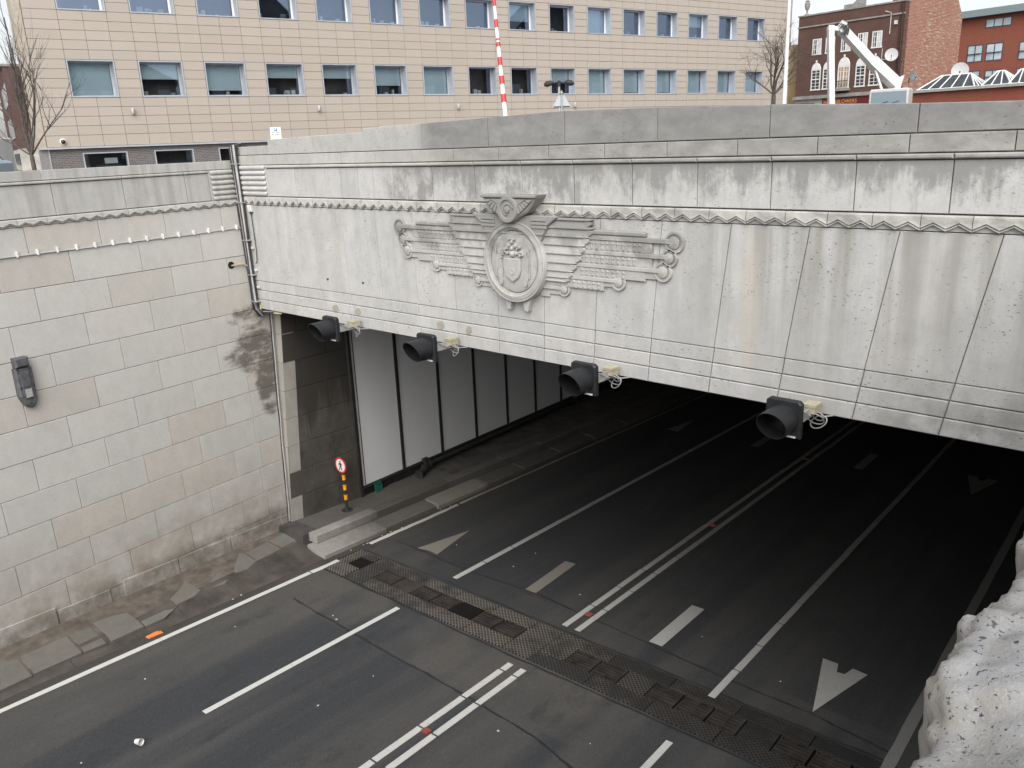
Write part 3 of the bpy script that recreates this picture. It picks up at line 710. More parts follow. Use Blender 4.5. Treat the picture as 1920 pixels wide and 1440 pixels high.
for side in (-1, 1):
    bb = MB()
    for zt, zb, a1, an in rows:
        ecarve(bb, side, [(0.4, zb), (a1, zb), (a1, zt), (0.4, zt)], -0.02, 0.040, 0.006)
        a = 1.15 if zt > -1.8 else 0.75
        while a < an - 0.05:
            ecarve(bb, side, [(a, zb + 0.02), (a + 0.035, zb + 0.02), (a + 0.024, zt - 0.045), (a + 0.008, zt - 0.045)], 0.035, 0.054, 0.004)
            ecarve(bb, side, [(a - 0.01, zt - 0.045), (a + 0.045, zt - 0.045), (a + 0.018, zt - 0.008)], 0.035, 0.058, 0.004); a += 0.085
    for zt, zb, a0, a1, r in bars:
        ecarve(bb, side, [(0.4, zb), (a1, zb), (a1, zt), (0.4, zt)], -0.02, 0.055, 0.006)
        zc = (zt + zb) / 2 - 0.012
        o = PORT(EX + side * a1, zc, -0.02); ax = (0, -1, 0)
        bb.lathe(o, ax, [(r * 1.32, 0), (r * 1.32, 0.05), (r * 1.25, 0.062), (r * 1.02, 0.062), (r * 0.98, 0.042), (r * 0.76, 0.042), (r * .74, 0.066), (r * .62, 0.072), (0.002, 0.076)], 20, 0, True)
    ecarve(bb, side, [(1.3, -1.262), (2.17, -1.262), (2.19, -1.25), (2.19, -1.205), (2.15, -1.19), (1.3, -1.19)], -0.02, 0.060, 0.02)
    ecarve(bb, side, [(0.4, -2.055), (0.78, -2.055), (0.78, -2.13), (0.57, -2.13), (0.57, -2.175), (0.4, -2.175)], -0.02, 0.028, 0.006)
    ecarve(bb, side, [(1.0, -1.885), (1.72, -1.885), (1.72, -1.945), (1.5, -1.945), (1.5, -2.0), (1.0, -2.0)], -0.02, 0.030, 0.006)
    ecarve(bb, side, [(1.8, -1.70), (2.40, -1.70), (2.40, -1.79), (2.1, -1.79), (2.1, -1.825), (1.8, -1.825)], -0.02, 0.030, 0.006)
    bb.build('wing', M_carve, emb)
    fb = MB(); fz = [-1.055, -1.165, -1.28, -1.395, -1.515, -1.64, -1.76, -1.86]; fe = [1.36, 1.385, 1.32, 1.25, 1.185, 1.10, 1.035, 0.98]
    for i, (z, e) in enumerate(zip(fz, fe)):
        zb = fz[i + 1] if i < 7 else -1.93
        hgt = z - zb
        slat(fb, side, 0.35, e - 0.07, zb + 0.002, z - hgt * .28, 0.080, 0.062)
        ecarve(fb, side, [(0.35, z - hgt * .28), (e - 0.05, z - hgt * .28), (e - .015, z - hgt * .22), (e, z - hgt * .12), (e - .015, z - hgt * .03), (e - 0.05, z), (0.35, z)], -0.02, 0.088, 0.008)
        ecarve(fb, side, [(e - .12, zb + .004), (e - 0.05, zb + .004), (e - .01, zb + hgt * .3), (e - .005, zb + hgt * .6), (e - .05, z - hgt * .29), (e - .12, z - hgt * .29)], -0.02, 0.078, 0.010)
    fb.build('feathers', M_carve, emb)
    sb = MB()
    ecarve(sb, side, [(0.1, -1.55), (0.40, -1.52), (0.56, -1.30), (0.62, -1.17), (0.80, -1.05), (0.80, -1.03), (0.1, -1.03)], -0.02, 0.122, 0.012)
    for z in (-1.09, -1.14, -1.19): ecarve(sb, side, [(0.35, z - .018), (0.62, z - .018), (0.62, z + .018), (0.35, z + .018)], 0.11, 0.138, 0.006)
    ecarve(sb, side, [(0.1, -1.30), (0.555, -1.30), (0.575, -1.27), (0.1, -1.27)], 0.11, 0.14, 0.006)
    sb.build('shoulder', M_carve, emb)
    eb = MB(); ecarve(eb, side, [(0.10, -2.22), (0.26, -2.22), (0.20, -2.42), (0.14, -2.42)], 0.0, 0.10, 0.01); eb.build('bracket', M_carve, emb)
rb = MB(); oc = PORT(EX, -1.70, 0); AX = (0, -1, 0)
rb.lathe(oc, AX, [(0.59, -0.02), (0.59, 0.14), (0.58, 0.155), (0.565, 0.156), (0.558, 0.146), (0.55, 0.158), (0.50, 0.168), (0.492, 0.160), (0.488, 0.148), (0.474, 0.148), (0.47, 0.135), (0.458, 0.135), (0.453, 0.11), (0.452, 0.08)], 64)
rb.build('roundel_rim', M_carve, emb)
db = MB(); db.lathe(oc, AX, [(0.45, 0.09), (0.44, 0.125), (0.40, 0.138), (0.2, 0.145), (0.002, 0.147)], 48)
db.build('roundel_face', M_carve, emb)
hb = MB()
shield = [(-0.16, 0.06), (-0.165, -0.10), (-0.12, -0.21), (0.0, -0.29), (0.12, -0.21), (0.165, -0.10), (0.16, 0.06)]
def rel(bb, pts, c0, c1, ch): bb.prism(PORT, [(EX + a, -1.70 + b_) for a, b_ in pts], c0, c1, cham=ch, back=False)
rel(hb, shield, 0.13, 0.182, 0.012)
hb.lathe(PORT(EX, -1.83, 0.18), AX, [(0.055, 0), (0.055, 0.008), (0.04, 0.012), (0.02, 0.006), (0.002, 0.006)], 16)
hb.build('shield', M_carve, emb)
fb = MB(); random.seed(11)
for side in (-1, 1):
    fig = 0
    # standing figures either side: body, head, staff
    for (a, b_, r1, r2) in ((0.25, -0.12, 0.055, 0.16), (0.25, 0.03, 0.05, 0.10), (0.245, 0.15, 0.032, 0.04), (0.235, -0.28, 0.035, 0.06), (0.29, 0.0, 0.02, 0.12)):
        pts = [(side * a + math.cos(t) * r1, b_ + math.sin(t) * r2) for t in [2 * math.pi * q / 10 for q in range(10)]]
        rel(fb, pts, 0.13, 0.158 + 0.003 * fig, 0.0); fig += 1
    fb.tube([PORT(EX + side * 0.315, -1.70 - 0.22, 0.16), PORT(EX + side * 0.325, -1.70 + 0.2, 0.16)], 0.009, 6)
    for q in range(9):
        t = q / 8; a = side * (0.06 + 0.16 * t + random.uniform(-.02, .02)); b_ = 0.24 - 0.16 * t + random.uniform(-.04, .04); r = random.uniform(0.018, 0.038)
        fb.lathe(PORT(EX + a, -1.70 + b_, 0.14), AX, [(r, 0), (r, 0.02), (r * .6, 0.045), (0.002, 0.05)], 8)
for a, b_, r in ((0, 0.12, 0.055), (0, 0.2, 0.04), (0.0, 0.29, 0.03), (-0.05, 0.33, 0.018), (0.05, 0.33, 0.018), (-.09, .13, .03), (.09, .13, .03)):
    fb.lathe(PORT(EX + a, -1.70 + b_, 0.14), AX, [(r, 0), (r, 0.025), (r * .6, 0.05), (0.002, 0.055)], 10)
fb.build('heraldic_relief', M_carve, emb)
# winged disc crest above the roundel
cb = MB()
cb.prism(PORT, [(EX - 0.52, -0.785), (EX + 0.52, -0.785), (EX + 0.54, -0.745), (EX - 0.54, -0.745)], 0.0, 0.235, cham=0.008)
for side in (-1, 1):
    outl = [(0.0, -0.785), (0.0, -1.06), (0.18, -1.06), (0.33, -0.99), (0.42, -0.90), (0.515, -0.785)]
    ecarve(cb, side, outl, -0.02, 0.20, 0.02)
    for q in range(6):
        t0 = q / 6; t1 = (q + 0.82) / 6
        lo = lambda t: (0.13 + 0.33 * t, -1.045 + 0.235 * t ** 1.25)
        hi = lambda t: (0.12 + 0.24 * t, -0.93 + 0.12 * t)
        ecarve(cb, side, [lo(t0), lo(t1), hi(t1), hi(t0)], 0.19, 0.232, 0.008)
    ecarve(cb, side, [(0.10, -0.945), (0.30, -0.83), (0.36, -0.805), (0.10, -0.805)], 0.19, 0.222, 0.01)
cb.build('crest_wings', M_carve, emb)
db = MB(); oc = PORT(EX, -0.945, 0.0)
db.lathe(oc, AX, [(0.195, -0.02), (0.195, 0.215), (0.18, 0.245), (0.135, 0.245), (0.125, 0.225), (0.085, 0.225), (0.08, 0.225), (0.05, 0.228), (0.048, 0.25), (0.02, 0.258), (0.002, 0.258)], 32)
sp = [PORT(EX + math.cos(t) * (0.115 - 0.013 * t), -0.965 + math.sin(t) * (0.115 - 0.013 * t), 0.235) for t in [0.3 + q * 0.3 for q in range(16)]]
db.tube(sp, 0.011, 6); db.build('crest_disc', M_carve, emb)

# ================================================================== TUNNEL MOUTH: pier, lining, ceiling
random.seed(21)
PW = ROAD(0, 0, 0.34)
CA = hit(548, 985, ROAD(0, 0, 0.25), RN); PA = hit(677, 932, PW, RN)
pd = Vector((PA.x - CA.x, PA.y - CA.y, 0)); PL = pd.length; pd.normalize(); pn = Vector((pd.y, -pd.x, 0))
PIER = Frame((CA.x, CA.y, 0), pd, (0, 0, 1), pn)           # b is world z
M_black0 = plain('sooty_joint', (0.05, 0.047, 0.042), 0.95, 0.1)
pier = thing('pier', (CA.x, CA.y, CA.z), 'soot-blackened stone pier between the left retaining wall and the white tunnel panels', 'pier')
lean = lambda z: 0.33 * max(0.0, (z + 8.06)) / 4.7          # front arris leans back with height
zz = [-8.7, -8.05, -7.45, -6.85, -6.25, -5.62, -5.0, -4.38, -3.76, -2.9]
MB().prism(PIER, [(0.03, -8.9), (PL + 0.2, -8.9), (PL + 0.2, -2.9), (lean(-2.9) + 0.03, -2.9)], -0.8, -0.02).build('core', M_black0, pier)
for i in range(9):
    b0, b1 = zz[i], zz[i + 1]
    js = [0.0] + ([1.35] if i % 2 else [0.7, 1.95]) + [PL + 0.02]
    for j in range(len(js) - 1):
        a0b, a1b = js[j], js[j + 1]
        q = [(a0b + (lean(b0) if j == 0 else 0), b0), (a1b, b0), (a1b, b1), (a0b + (lean(b1) if j == 0 else 0), b1)]
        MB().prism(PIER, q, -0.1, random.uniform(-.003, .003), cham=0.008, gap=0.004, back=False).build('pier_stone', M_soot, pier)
# light jamb front between the wall and the arris
for i in range(9):
    b0, b1 = zz[i], zz[i + 1]
    f0 = PIER(lean(b0), b0, 0); f1 = PIER(lean(b1), b1, 0)
    l0 = Vector((xw(b0) - 0.12, FY + lean(b0) * .97, b0)); l1 = Vector((xw(b1) - 0.12, FY + lean(b1) * .97, b1))
    bk = Vector((0, 0.3, 0)); e = Vector((0, 0, 0.004))
    w = (1 if i < 8 else 0)
    bb = MB(); bb.add([l0 + e, f0 + e, f1 - e, l1 - e, l0 + bk + e, f0 + bk + e, f1 + bk - e, l1 + bk - e], [(0, 1, 2, 3), (1, 5, 6, 2), (3, 2, 6, 7), (0, 4, 5, 1)])
    bb.build('jamb_stone', M_jamb, pier)

TUN0 = Vector((PA.x, PA.y, 0)); td = Vector((-2.18, 15.35, 0)).normalized(); tn = Vector((td.y, -td.x, 0))
slope = -0.0525
TUP = Vector((0, 0, 1)); TD = Vector((td.x, td.y, slope))
TW = Frame((PA.x, PA.y, PA.z), TD, TUP, tn)                 # a along the lining (falling with the road), b height above the walkway
twall = thing('tunnel_lining', (PA.x, PA.y, PA.z), 'row of tall white panels with dark uprights lining the left side of the tunnel', 'tunnel wall')
M_panel = Mat('white_lining_panel', 0.45, 0.4)
p_ = M_panel.sep(); nz_ = M_panel.noise(M_panel.scl((2, 2, 0.5)), 1.0, 4)
M_panel.colr(M_panel.mix(M_panel.lin(nz_, 0.3, 0.7, 0, 0.4), (0.82, 0.825, 0.83), (0.74, 0.74, 0.735))); M_panel = M_panel.m
M_dark = plain('dark_metal', (0.030, 0.029, 0.028), 0.6, 0.4, var=0.3, sc=4)
M_black = plain('black_soot', (0.022, 0.021, 0.020), 0.9, 0.1, var=0.3, sc=3)
MB().box(TW, -0.1, 46, -0.4, 6.0, -0.5, -0.03).build('backing', M_black, twall)
MB().box(TW, 0.03, 46, -0.1, 0.19, -0.1, 0.02).build('plinth', M_black, twall)
MB().box(TW, 0.03, 46, 0.193, 0.245, -0.05, 0.045).build('bottom_rail', M_dark, twall)
MB().box(TW, -0.02, 0.065, 0.0, 5.5, -0.05, 0.06).build('upright', M_dark, twall)
pit = 1.557
for k in range(22):
    a = 0.02 + k * pit
    MB().prism(TW, rect(a + 0.045, a + pit - 0.045, 0.25, 5.5), -0.05, 0.005 + random.uniform(-.002, .002), cham=0.006, back=False).build('panel', M_panel, twall)
    if k: MB().box(TW, a - 0.043, a + 0.043, 0.247, 5.5, -0.05, 0.03).build('upright', M_dark, twall)
# pipe with valves lying along the foot of the lining
pipe = thing('drain_pipe', TW(2.3, 0.1, 0.18), 'dark pipe with valve joints lying along the foot of the white tunnel panels', 'pipe')
MB().tube([TW(2.1, 0.17, 0.16), TW(12, 0.17, 0.16), TW(26, 0.17, 0.16)], 0.06, 8).build('pipe_run', M_dark, pipe)
vb = MB()
vb.tube([TW(1.75, 0.10, 0.34), TW(2.05, 0.12, 0.26), TW(2.3, 0.17, 0.17)], 0.085, 10); vb.tube([TW(2.32, 0.17, 0.16), TW(2.38, 0.17, 0.16)], 0.12, 12)
vb.tube([TW(2.18, 0.13, 0.2), TW(2.18, 0.34, 0.2)], 0.045, 8); vb.tube([TW(2.10, 0.36, 0.2), TW(2.26, 0.36, 0.2)], 0.05, 8)
vb.tube([TW(1.72, 0.09, 0.35), TW(1.78, 0.10, 0.33)], 0.115, 12); vb.build('valve', M_dark, pipe)
MB().tube([TW(10.0, 0.17, 0.16), TW(10.12, 0.17, 0.16)], 0.10, 10).build('flange', M_dark, pipe)
# tuft of green bottle-glass coloured weed / rag by the first panel
M_green = plain('green_plastic', (0.012, 0.10, 0.075), 0.4, 0.5, var=0.4, sc=20)
rag = MB()
for i in range(7):
    a = 0.42 + 0.035 * i; pts = [TW(a, 0.0, 0.09 + .01 * (i % 3)), TW(a + .02 * random.uniform(-1, 1), 0.12, 0.08), TW(a + random.uniform(-.05, .05), 0.2 + random.uniform(0, .09), 0.05)]
    rag.tube(pts, [0.024, 0.02, 0.004], 5)
rag.build('green_rag', M_green, label='crumpled green plastic scrap caught at the foot of the first white panel', cat='litter')

# ceiling, right-hand lining and far end of the tunnel
M_ceil = plain('tunnel_ceiling', (0.38, 0.375, 0.36), 0.9, 0.15, var=0.3, sc=1.2)
CZ = lambda y: -3.02 - 0.0525 * (y - 9.5)
cm = MB()
cm.add([(-24, 9.5, CZ(9.5)), (1, 9.5, CZ(9.5)), (1, 80, CZ(80)), (-24, 80, CZ(80)), (-24, 9.5, GZ - 0.2), (1, 9.5, GZ - 0.2), (1, 80, GZ - 0.2), (-24, 80, GZ - 0.2)],
       [(0, 3, 2, 1), (4, 5, 6, 7), (0, 1, 5, 4), (2, 3, 7, 6), (0, 4, 7, 3), (1, 2, 6, 5)])
cm.build('tunnel_ceiling', M_ceil, kind='structure')
RWf = Frame(ROAD(-0.2, 9.3, 0), RD, (0, 0, 1), -RU)
MB().box(RWf, 0.3, 72, -0.4, 6.5, -2.5, 0.0).build('right_tunnel_wall', M_panel, kind='structure')
kb = MB(); kb.box(ROAD, -1.3, -0.1, -12, 45, -0.1, 0.14); kb.build('right_kerb', M_kerbd, kind='structure')
MB().box(ROAD, -24, 1, 78, 78.5, -2, 8).build('tunnel_end', M_black, kind='structure')
MB().box(Frame((0, 0, 0), (1, 0, 0), (0, 1, 0), (0, 0, 1)), -24, -16.15, 11.6, 80, -12, -2.5).build('tunnel_side_mass', M_black, kind='structure') if False else None
# boxes hung under the ceiling just behind the arch
M_duct = plain('galvanised_sheet', (0.17, 0.17, 0.165), 0.5, 0.4, 0.2, 0.2, 5)
for i, (x0, lab) in enumerate(((-9.0, 'leftmost'), (-8.25, 'middle'), (-7.35, 'rightmost'))):
    t = thing('ceiling_box', (x0 + 0.18, 10.2, -3.1), '%s of the three grey sheet metal boxes under the tunnel ceiling behind the arch' % lab, 'metal box', 'grey boxes under the tunnel ceiling')
    X = Frame((0, 0, 0), (1, 0, 0), (0, 0, 1), (0, -1, 0))
    b = MB(); b.box(X, x0, x0 + 0.36, -3.42, -3.05, -11.2, -9.95); b.build('casing', M_duct, t)
    b = MB(); b.box(X, x0 - 0.02, x0, -3.45, -3.05, -11.2, -9.93); b.box(X, x0 + 0.36, x0 + 0.38, -3.45, -3.05, -11.2, -9.93); b.box(X, x0, x0 + 0.36, -3.45, -3.43, -11.2, -9.93); b.build('flange', M_duct, t)

# ================================================================== RIGHT PARAPET (where the photographer leans)
from mathutils import noise as mno
rp = thing('right_parapet', (0.2, 1.0, -0.5), 'weathered stone parapet with a rough broken edge at the right foreground corner', 'parapet')
M_rough = Mat('eroded_granite_coping', 0.9, 0.15)
q = M_rough
gr = q.noise(q.pos(), 260, 2, 0.6); gr2 = q.noise(q.pos(), 130, 3, 0.6, 0.6); bl = q.noise(q.pos(), 9, 5, 0.6)
c = q.mix(q.lin(bl, 0.35, 0.65, 0, 1), (0.30, 0.305, 0.315), (0.23, 0.225, 0.21))
nzz = q.sep(q.n('ShaderNodeNewGeometry').outputs['Normal'])[2]
c = q.mix(q.lin(nzz, 0.55, 0.95, 0.95, 0.0), c, (0.30, 0.28, 0.25))
gr3 = q.noise(q.pos(), 210, 2, 0.5, 0.4); top_ = q.lin(nzz, 0.3, 0.7, 0.25, 1.0)
c = q.mix(q.ma('MULTIPLY', q.step(gr3, 0.635, 0.69), top_), c, (0.05, 0.055, 0.08))
c = q.mix(q.ma('MULTIPLY', q.ma('MULTIPLY', q.step(gr2, 0.625, 0.69), q.lin(bl, 0.35, 0.6, 0.2, 0.95)), top_), c, (0.055, 0.058, 0.075))
c = q.mix(q.ma('MULTIPLY', q.step(q.noise(q.pos(), 34, 3, 0.6), 0.66, 0.70), 0.9), c, (0.06, 0.06, 0.07))
c = q.mix(q.ma('MULTIPLY', q.step(gr, 0.55, 0.7), 0.15), c, (0.55, 0.55, 0.55))
q.colr(c); q.bump(q.ma('ADD', q.ma('MULTIPLY', gr2, -0.6), gr), 0.3, 0.003); M_rough = q.m
def edge_x(y):
    e = -0.150 + 0.011 * mno.noise((y * 9, 1.3, 0)) - 0.012 * abs(mno.noise((y * 23, 4.1, 0))) + 0.005 * mno.noise((y * 60, 2.2, 0)) + 0.0028 * mno.noise((y * 150, 7.2, 0))
    e += 0.014 * math.exp(-((y - 0.635) / 0.045) ** 2) - 0.010 * math.exp(-((y - 0.70) / 0.02) ** 2) + 0.012 * math.exp(-((y - 0.93) / 0.06) ** 2)
    return e
ny, ns = 420, 64; vs_ = []
for i in range(ny + 1):
    y = -0.4 + 3.0 * i / ny; ex = edge_x(y)
    sc = max(0.0, math.exp(-((y - 0.60) / 0.09) ** 2))            # broken-away scoop on the edge
    for j in range(ns + 1):
        s = j / ns
        if s < 0.55:
            x = 0.30 + (ex + 0.03 - 0.30) * (s / 0.55); z = -0.435
            over = max(0.0, 1 - (x - ex - 0.02) / (0.045 + 0.05 * sc)); z -= (0.016 + 0.035 * sc) * over ** 1.5
            if x < 0.0: pass
        else:
            t = (s - 0.55) / 0.45; a = min(1, t / 0.35) * math.pi / 2
            x = ex + 0.03 - 0.03 * math.sin(a) - 0.002 * t; ovr = max(0.0, 1 - 0.01 / (0.045 + 0.05 * sc)); z = -0.435 - (0.016 + 0.035 * sc) * ovr ** 1.5 - 0.03 * (1 - math.cos(a)) - max(0, t - 0.35) / 0.65 * 0.30
            x += 0.02 * max(0, t - 0.3)
        n1 = mno.noise((x * 13, y * 13, z * 13)); n2 = mno.noise((x * 42 + 5, y * 42, z * 42)); n3 = mno.noise((x * 120, y * 120, z * 120 + 9))
        amp = 0.4 + 0.6 * (s > 0.4)
        dsp = 0.006 * n1 * amp + (0.0032 if s > 0.42 else 0.0012) * n2 * amp + 0.0010 * n3
        zone = max(0.0, min(1.0, 1 - abs(x - ex - 0.02) / 0.085)) if s < 0.55 else 1.0
        vd = mno.voronoi((x * 26, y * 26, z * 26))[0]; vd2 = mno.voronoi((x * 75 + 3, y * 75, z * 75))[0]
        dsp += zone * (0.013 * (vd[1] - vd[0] - 0.25) + 0.004 * (vd2[1] - vd2[0] - 0.25))
        if n2 > 0.45 and s < 0.5: dsp -= 0.004
        vs_.append((x - dsp * (0.8 if s > 0.55 else 0.1), y, z + dsp * (0.5 if s > 0.55 else 1.0)))
bb = MB(); w = ns + 1
bb.add(vs_, [(i * w + j, i * w + j + 1, (i + 1) * w + j + 1, (i + 1) * w + j) for i in range(ny) for j in range(ns)], 0, True)
co = bb.build('coping_stone', M_rough, rp)
X = Frame((0, 0, 0), (1, 0, 0), (0, 0, 1), (0, -1, 0))
M_pale = stone('parapet_limestone', S_LIGHT, 0.06)
MB().box(X, -0.125, 0.30, -0.62, -0.45, -9.0, -2.61).build('coping_stone', M_pale, rp)
MB().box(X, -0.125, 0.30, -0.62, -0.45, 0.41, 12).build('coping_stone', M_pale, rp)
MB().box(X, -0.10, 0.29, -8.9, -0.66, -9.0, 12).build('wall_face', M_wall, rp)

# ================================================================== THINGS ON THE PORTAL
M_sig = plain('black_signal_plastic', (0.017, 0.018, 0.020), 0.5, 0.4, var=0.25, sc=9)
M_lens = plain('dark_lens', (0.015, 0.015, 0.016), 0.12, 0.6)
M_galv = plain('galvanised_bracket', (0.42, 0.42, 0.41), 0.5, 0.4, 0.3, 0.2, 14)
M_cream = plain('cream_plastic', (0.42, 0.39, 0.28), 0.5, 0.4, var=0.12, sc=9, dirt=((0.30, 0.27, 0.18), 0.4))
M_cable = plain('grey_cable', (0.34, 0.34, 0.33), 0.6, 0.3, var=0.2)
M_lab = plain('pale_label', (0.62, 0.62, 0.60), 0.5, 0.3)
sigs = ((-12.10, 'nearest the left retaining wall'), (-9.585, 'second from the retaining wall'), (-6.475, 'third from left beside the ceiling boxes'), (-3.69, 'farthest right, over the right lanes'))
sproto = None
for i, (sx, lab) in enumerate(sigs):
    L = 'black hooded lane signal hung under the arch edge, ' + lab
    if sproto is None:
        t = thing('lane_signal', (sx, 8.44, -3.09), L, 'traffic signal', 'hooded lane signals under the arch')
        P = Frame((sx, 8.44, -3.09), (1, 0, 0), (0, 0, 1), (0, -1, 0))
        b = MB(); bw_, bh = 0.205, 0.215
        b.prism(P, [(-bw_, -bh), (bw_, -bh), (bw_, bh * 0.85), (bw_ * 0.82, bh), (-bw_ * 0.82, bh), (-bw_, bh * 0.85)], -0.06, 0.012, cham=0.014); b.build('backboard', M_sig, t)
        b = MB(); b.lathe(P(0, -0.015, 0), (0, -1, 0), [(0.168, 0.165), (0.12, 0.175), (0.002, 0.18)] if False else [(0.16, 0.02), (0.11, 0.04), (0.002, 0.05)], 24); b.build('lens', M_lens, t)
        # tunnel hood with a slanting mouth
        b = MB(); n = 28; o1, o2, i1, i2 = [], [], [], []
        for k in range(n):
            a = 2 * math.pi * k / n; ca, sa = math.cos(a), math.sin(a)
            ln = 0.30 + 0.085 * sa
            o1.append(P(0.178 * ca, -0.015 + 0.178 * sa, 0.008)); o2.append(P(0.172 * ca, -0.015 + 0.172 * sa, ln))
            i1.append(P(0.165 * ca, -0.015 + 0.165 * sa, 0.012)); i2.append(P(0.166 * ca, -0.015 + 0.166 * sa, ln))
        V = o1 + o2 + i2 + i1
        b.add(V, [(r * n + k, r * n + (k + 1) % n, (r + 1) * n + (k + 1) % n, (r + 1) * n + k) for r in range(3) for k in range(n)], 0, True)
        b.build('hood', M_sig, t)
        b = MB(); b.box(P, 0.03, 0.16, -0.205, -0.185, 0.014, 0.024); b.build('label', M_lab, t)
        b = MB(); b.box(P, 0.06, 0.11, -0.075, -0.025, -0.64, -0.06); b.box(P, 0.06, 0.11, -0.075, -0.035, -0.06, -0.02); b.box(P, 0.03, 0.14, -0.085, -0.076, -0.64, -0.45)
        b.box(P, 0.15, 0.17, -0.06, 0.05, -0.58, -0.08); b.build('bracket', M_galv, t)
        b = MB(); b.box(P, 0.08, 0.22, -0.01, 0.085, -0.50, -0.33); b.box(P, 0.072, 0.228, 0.06, 0.092, -0.508, -0.322); b.build('junction_box', M_cream, t)
        b = MB()
        for rr, ph, dz in ((0.075, 0.0, -0.09), (0.06, 0.9, -0.055), (0.085, 2.0, -0.12)):
            pts = [P(0.20 + rr * 1.3 * math.cos(q) + 0.04 * math.sin(ph), dz + rr * math.sin(q + ph * .3), -0.42 + 0.05 * math.sin(q + ph)) for q in [2 * math.pi * w / 16 for w in range(17)]]
            b.tube(pts, 0.0075, 5)
        b.tube([P(0.13, 0.1, -0.04), P(0.19, 0.06, -0.14), P(0.2, -0.02, -0.26), P(0.16, -0.03, -0.36)], 0.008, 5)
        b.tube([P(0.22, -0.05, -0.42), P(0.27, -0.07, -0.5), P(0.33, -0.075, -0.6)], 0.008, 5); b.build('cable_loop', M_cable, t)
        sproto = t
    else:
        t = sproto.copy(); col.objects.link(t); t.location = (sx, 8.44, -3.09); WLOC[t.name] = Vector(t.location)
        for ch in list(sproto.children): c_ = ch.copy(); col.objects.link(c_); c_.parent = t
        t['label'] = L

# cable bundle down the corner
M_blk = plain('black_cable', (0.035, 0.035, 0.037), 0.55, 0.4, var=0.3, sc=3)
M_gry = plain('pale_conduit', (0.40, 0.40, 0.39), 0.5, 0.4, var=0.2)
M_yel = plain('yellowed_cable', (0.45, 0.37, 0.18), 0.55, 0.35, var=0.2)
bundle = thing('cable_bundle', (xw(-1.5) + 0.1, FY - 0.05, -1.5), 'thick bundle of black and grey cables running down the corner between wall and portal', 'cables')
def cx(z): return xw(z)
for i in range(8):
    off = 0.020 + 0.024 * i; yo = FY - 0.04 - 0.022 * ((i * 3) % 4)
    pts = [Vector((cx(0) + off - 0.06, FY + 0.5, GZ + 0.9)), Vector((cx(0) + off - .02, FY + 0.1, 0.12)), Vector((cx(-.1) + off, yo, 0.04 + 0.01 * i))]
    sway = random.uniform(-.02, .03)
    for z in (-0.3, -0.7, -1.1, -1.6, -2.1, -2.6, -2.95): pts.append(Vector((cx(z) + off * (1.0 - 0.08 * abs(z)) + sway * math.sin(z * 2.1 + i), yo, z)))
    if i in (2, 5): pts += [Vector((cx(-3.1) + off + 0.05, yo, -3.12)), Vector((cx(-3.2) + off + 0.22, yo + 0.02, -3.20)), Vector((cx(-3.2) + 0.75 + off, FY + 0.1, -3.20))]
    else: pts += [Vector((cx(-3.15) + off * .75, yo, -3.15)), Vector((cx(-3.3) + 0.03 + 0.008 * i, FY + 0.0 + .01 * i, -3.32))]
    MB().tube(pts, 0.019 if i % 3 else 0.026, 6).build('cable', (M_blk, M_blk, M_gry, M_blk, M_blk, M_blk, M_gry, M_blk)[i], bundle)
for z in (-0.25, -1.0, -1.75, -2.45, -3.0): MB().box(X, cx(z) + 0.005, cx(z) + 0.20, z - 0.012, z + 0.012, -FY + 0.012, -FY + 0.12).build('clamp', M_galv, bundle)
for z in (-1.9, -2.35, -2.7): MB().box(X, cx(z) + 0.20, cx(z) + 0.26, z - 0.02, z + 0.02, -FY + 0.004, -FY + 0.05).build('clamp', M_lab, bundle)
# two thin lines carrying on down to the pavement
def wp(t, z, c=0.02): return LW(t, z, c)
for k, (m, c0) in enumerate(((M_blk, 0.03), (M_gry, 0.055))):
    pts = []
    for i in range(15):
        z = -3.25 - i * 0.335; pts.append(Vector((xw(z) + 0.03 + 0.05 * k + random.uniform(-.012, .012), FY - 0.02 + lean(z) * 0.9 * (z > -8) - .03, z)))
    MB().tube(pts, 0.014, 6).build('cable', m, bundle)
# socket with a dangling lead on the portal face
so = thing('cable_socket', (-15.2, FY - 0.05, -1.12), 'small pale cable socket with a black dangling lead on the portal face left end', 'socket')
MB().prism(PORT, [(-15.22, -1.18), (-15.11, -1.18), (-15.08, -1.055), (-15.25, -1.055)], 0.002, 0.06, cham=0.01).build('housing', M_lab, so)
MB().tube([PORT(-15.165, -1.18, .03), PORT(-15.165, -1.24, .035)], [0.03, 0.012], 8).build('gland', M_blk, so)
MB().tube([PORT(-15.165, -1.2, .03), PORT(-15.16, -1.5, .025), PORT(-15.15, -1.9, .025), PORT(-15.16, -2.15, .03), PORT(-15.22, -2.22, .03)], 0.009, 5).build('lead', M_blk, so)
# thin clipped cable along the wall, and the drilled hole with its yellow lead
cc_ = thing('clipped_cable', LW(-3, -1.52, 0.02), 'thin pale cable held by small white clips along the left retaining wall', 'cable')
MB().tube([LW(-13 + i * 0.65, -1.505 - 0.005 * math.sin(i * 2.2), 0.017) for i in range(21)], 0.014, 6).build('cable', M_gry, cc_)
clip = None
for i in range(28):
    p = LW(-0.22 - i * 0.325, -1.48, 0.0)
    if clip is None:
        clip = MB().box(LW, -0.235, -0.205, -1.525, -1.43, 0.002, 0.04).build('clip', plain('white_clip', (0.72, 0.72, 0.70), 0.5), cc_, origin=p); cproto = clip
    else:
        o = cproto.copy(); col.objects.link(o); o.parent = cc_; o.location = p - WLOC[cc_.name]
hl = thing('conduit_hole', LW(-0.47, -2.21, 0), 'dark drilled hole in the retaining wall with a yellowish conduit curving to the corner', 'conduit')
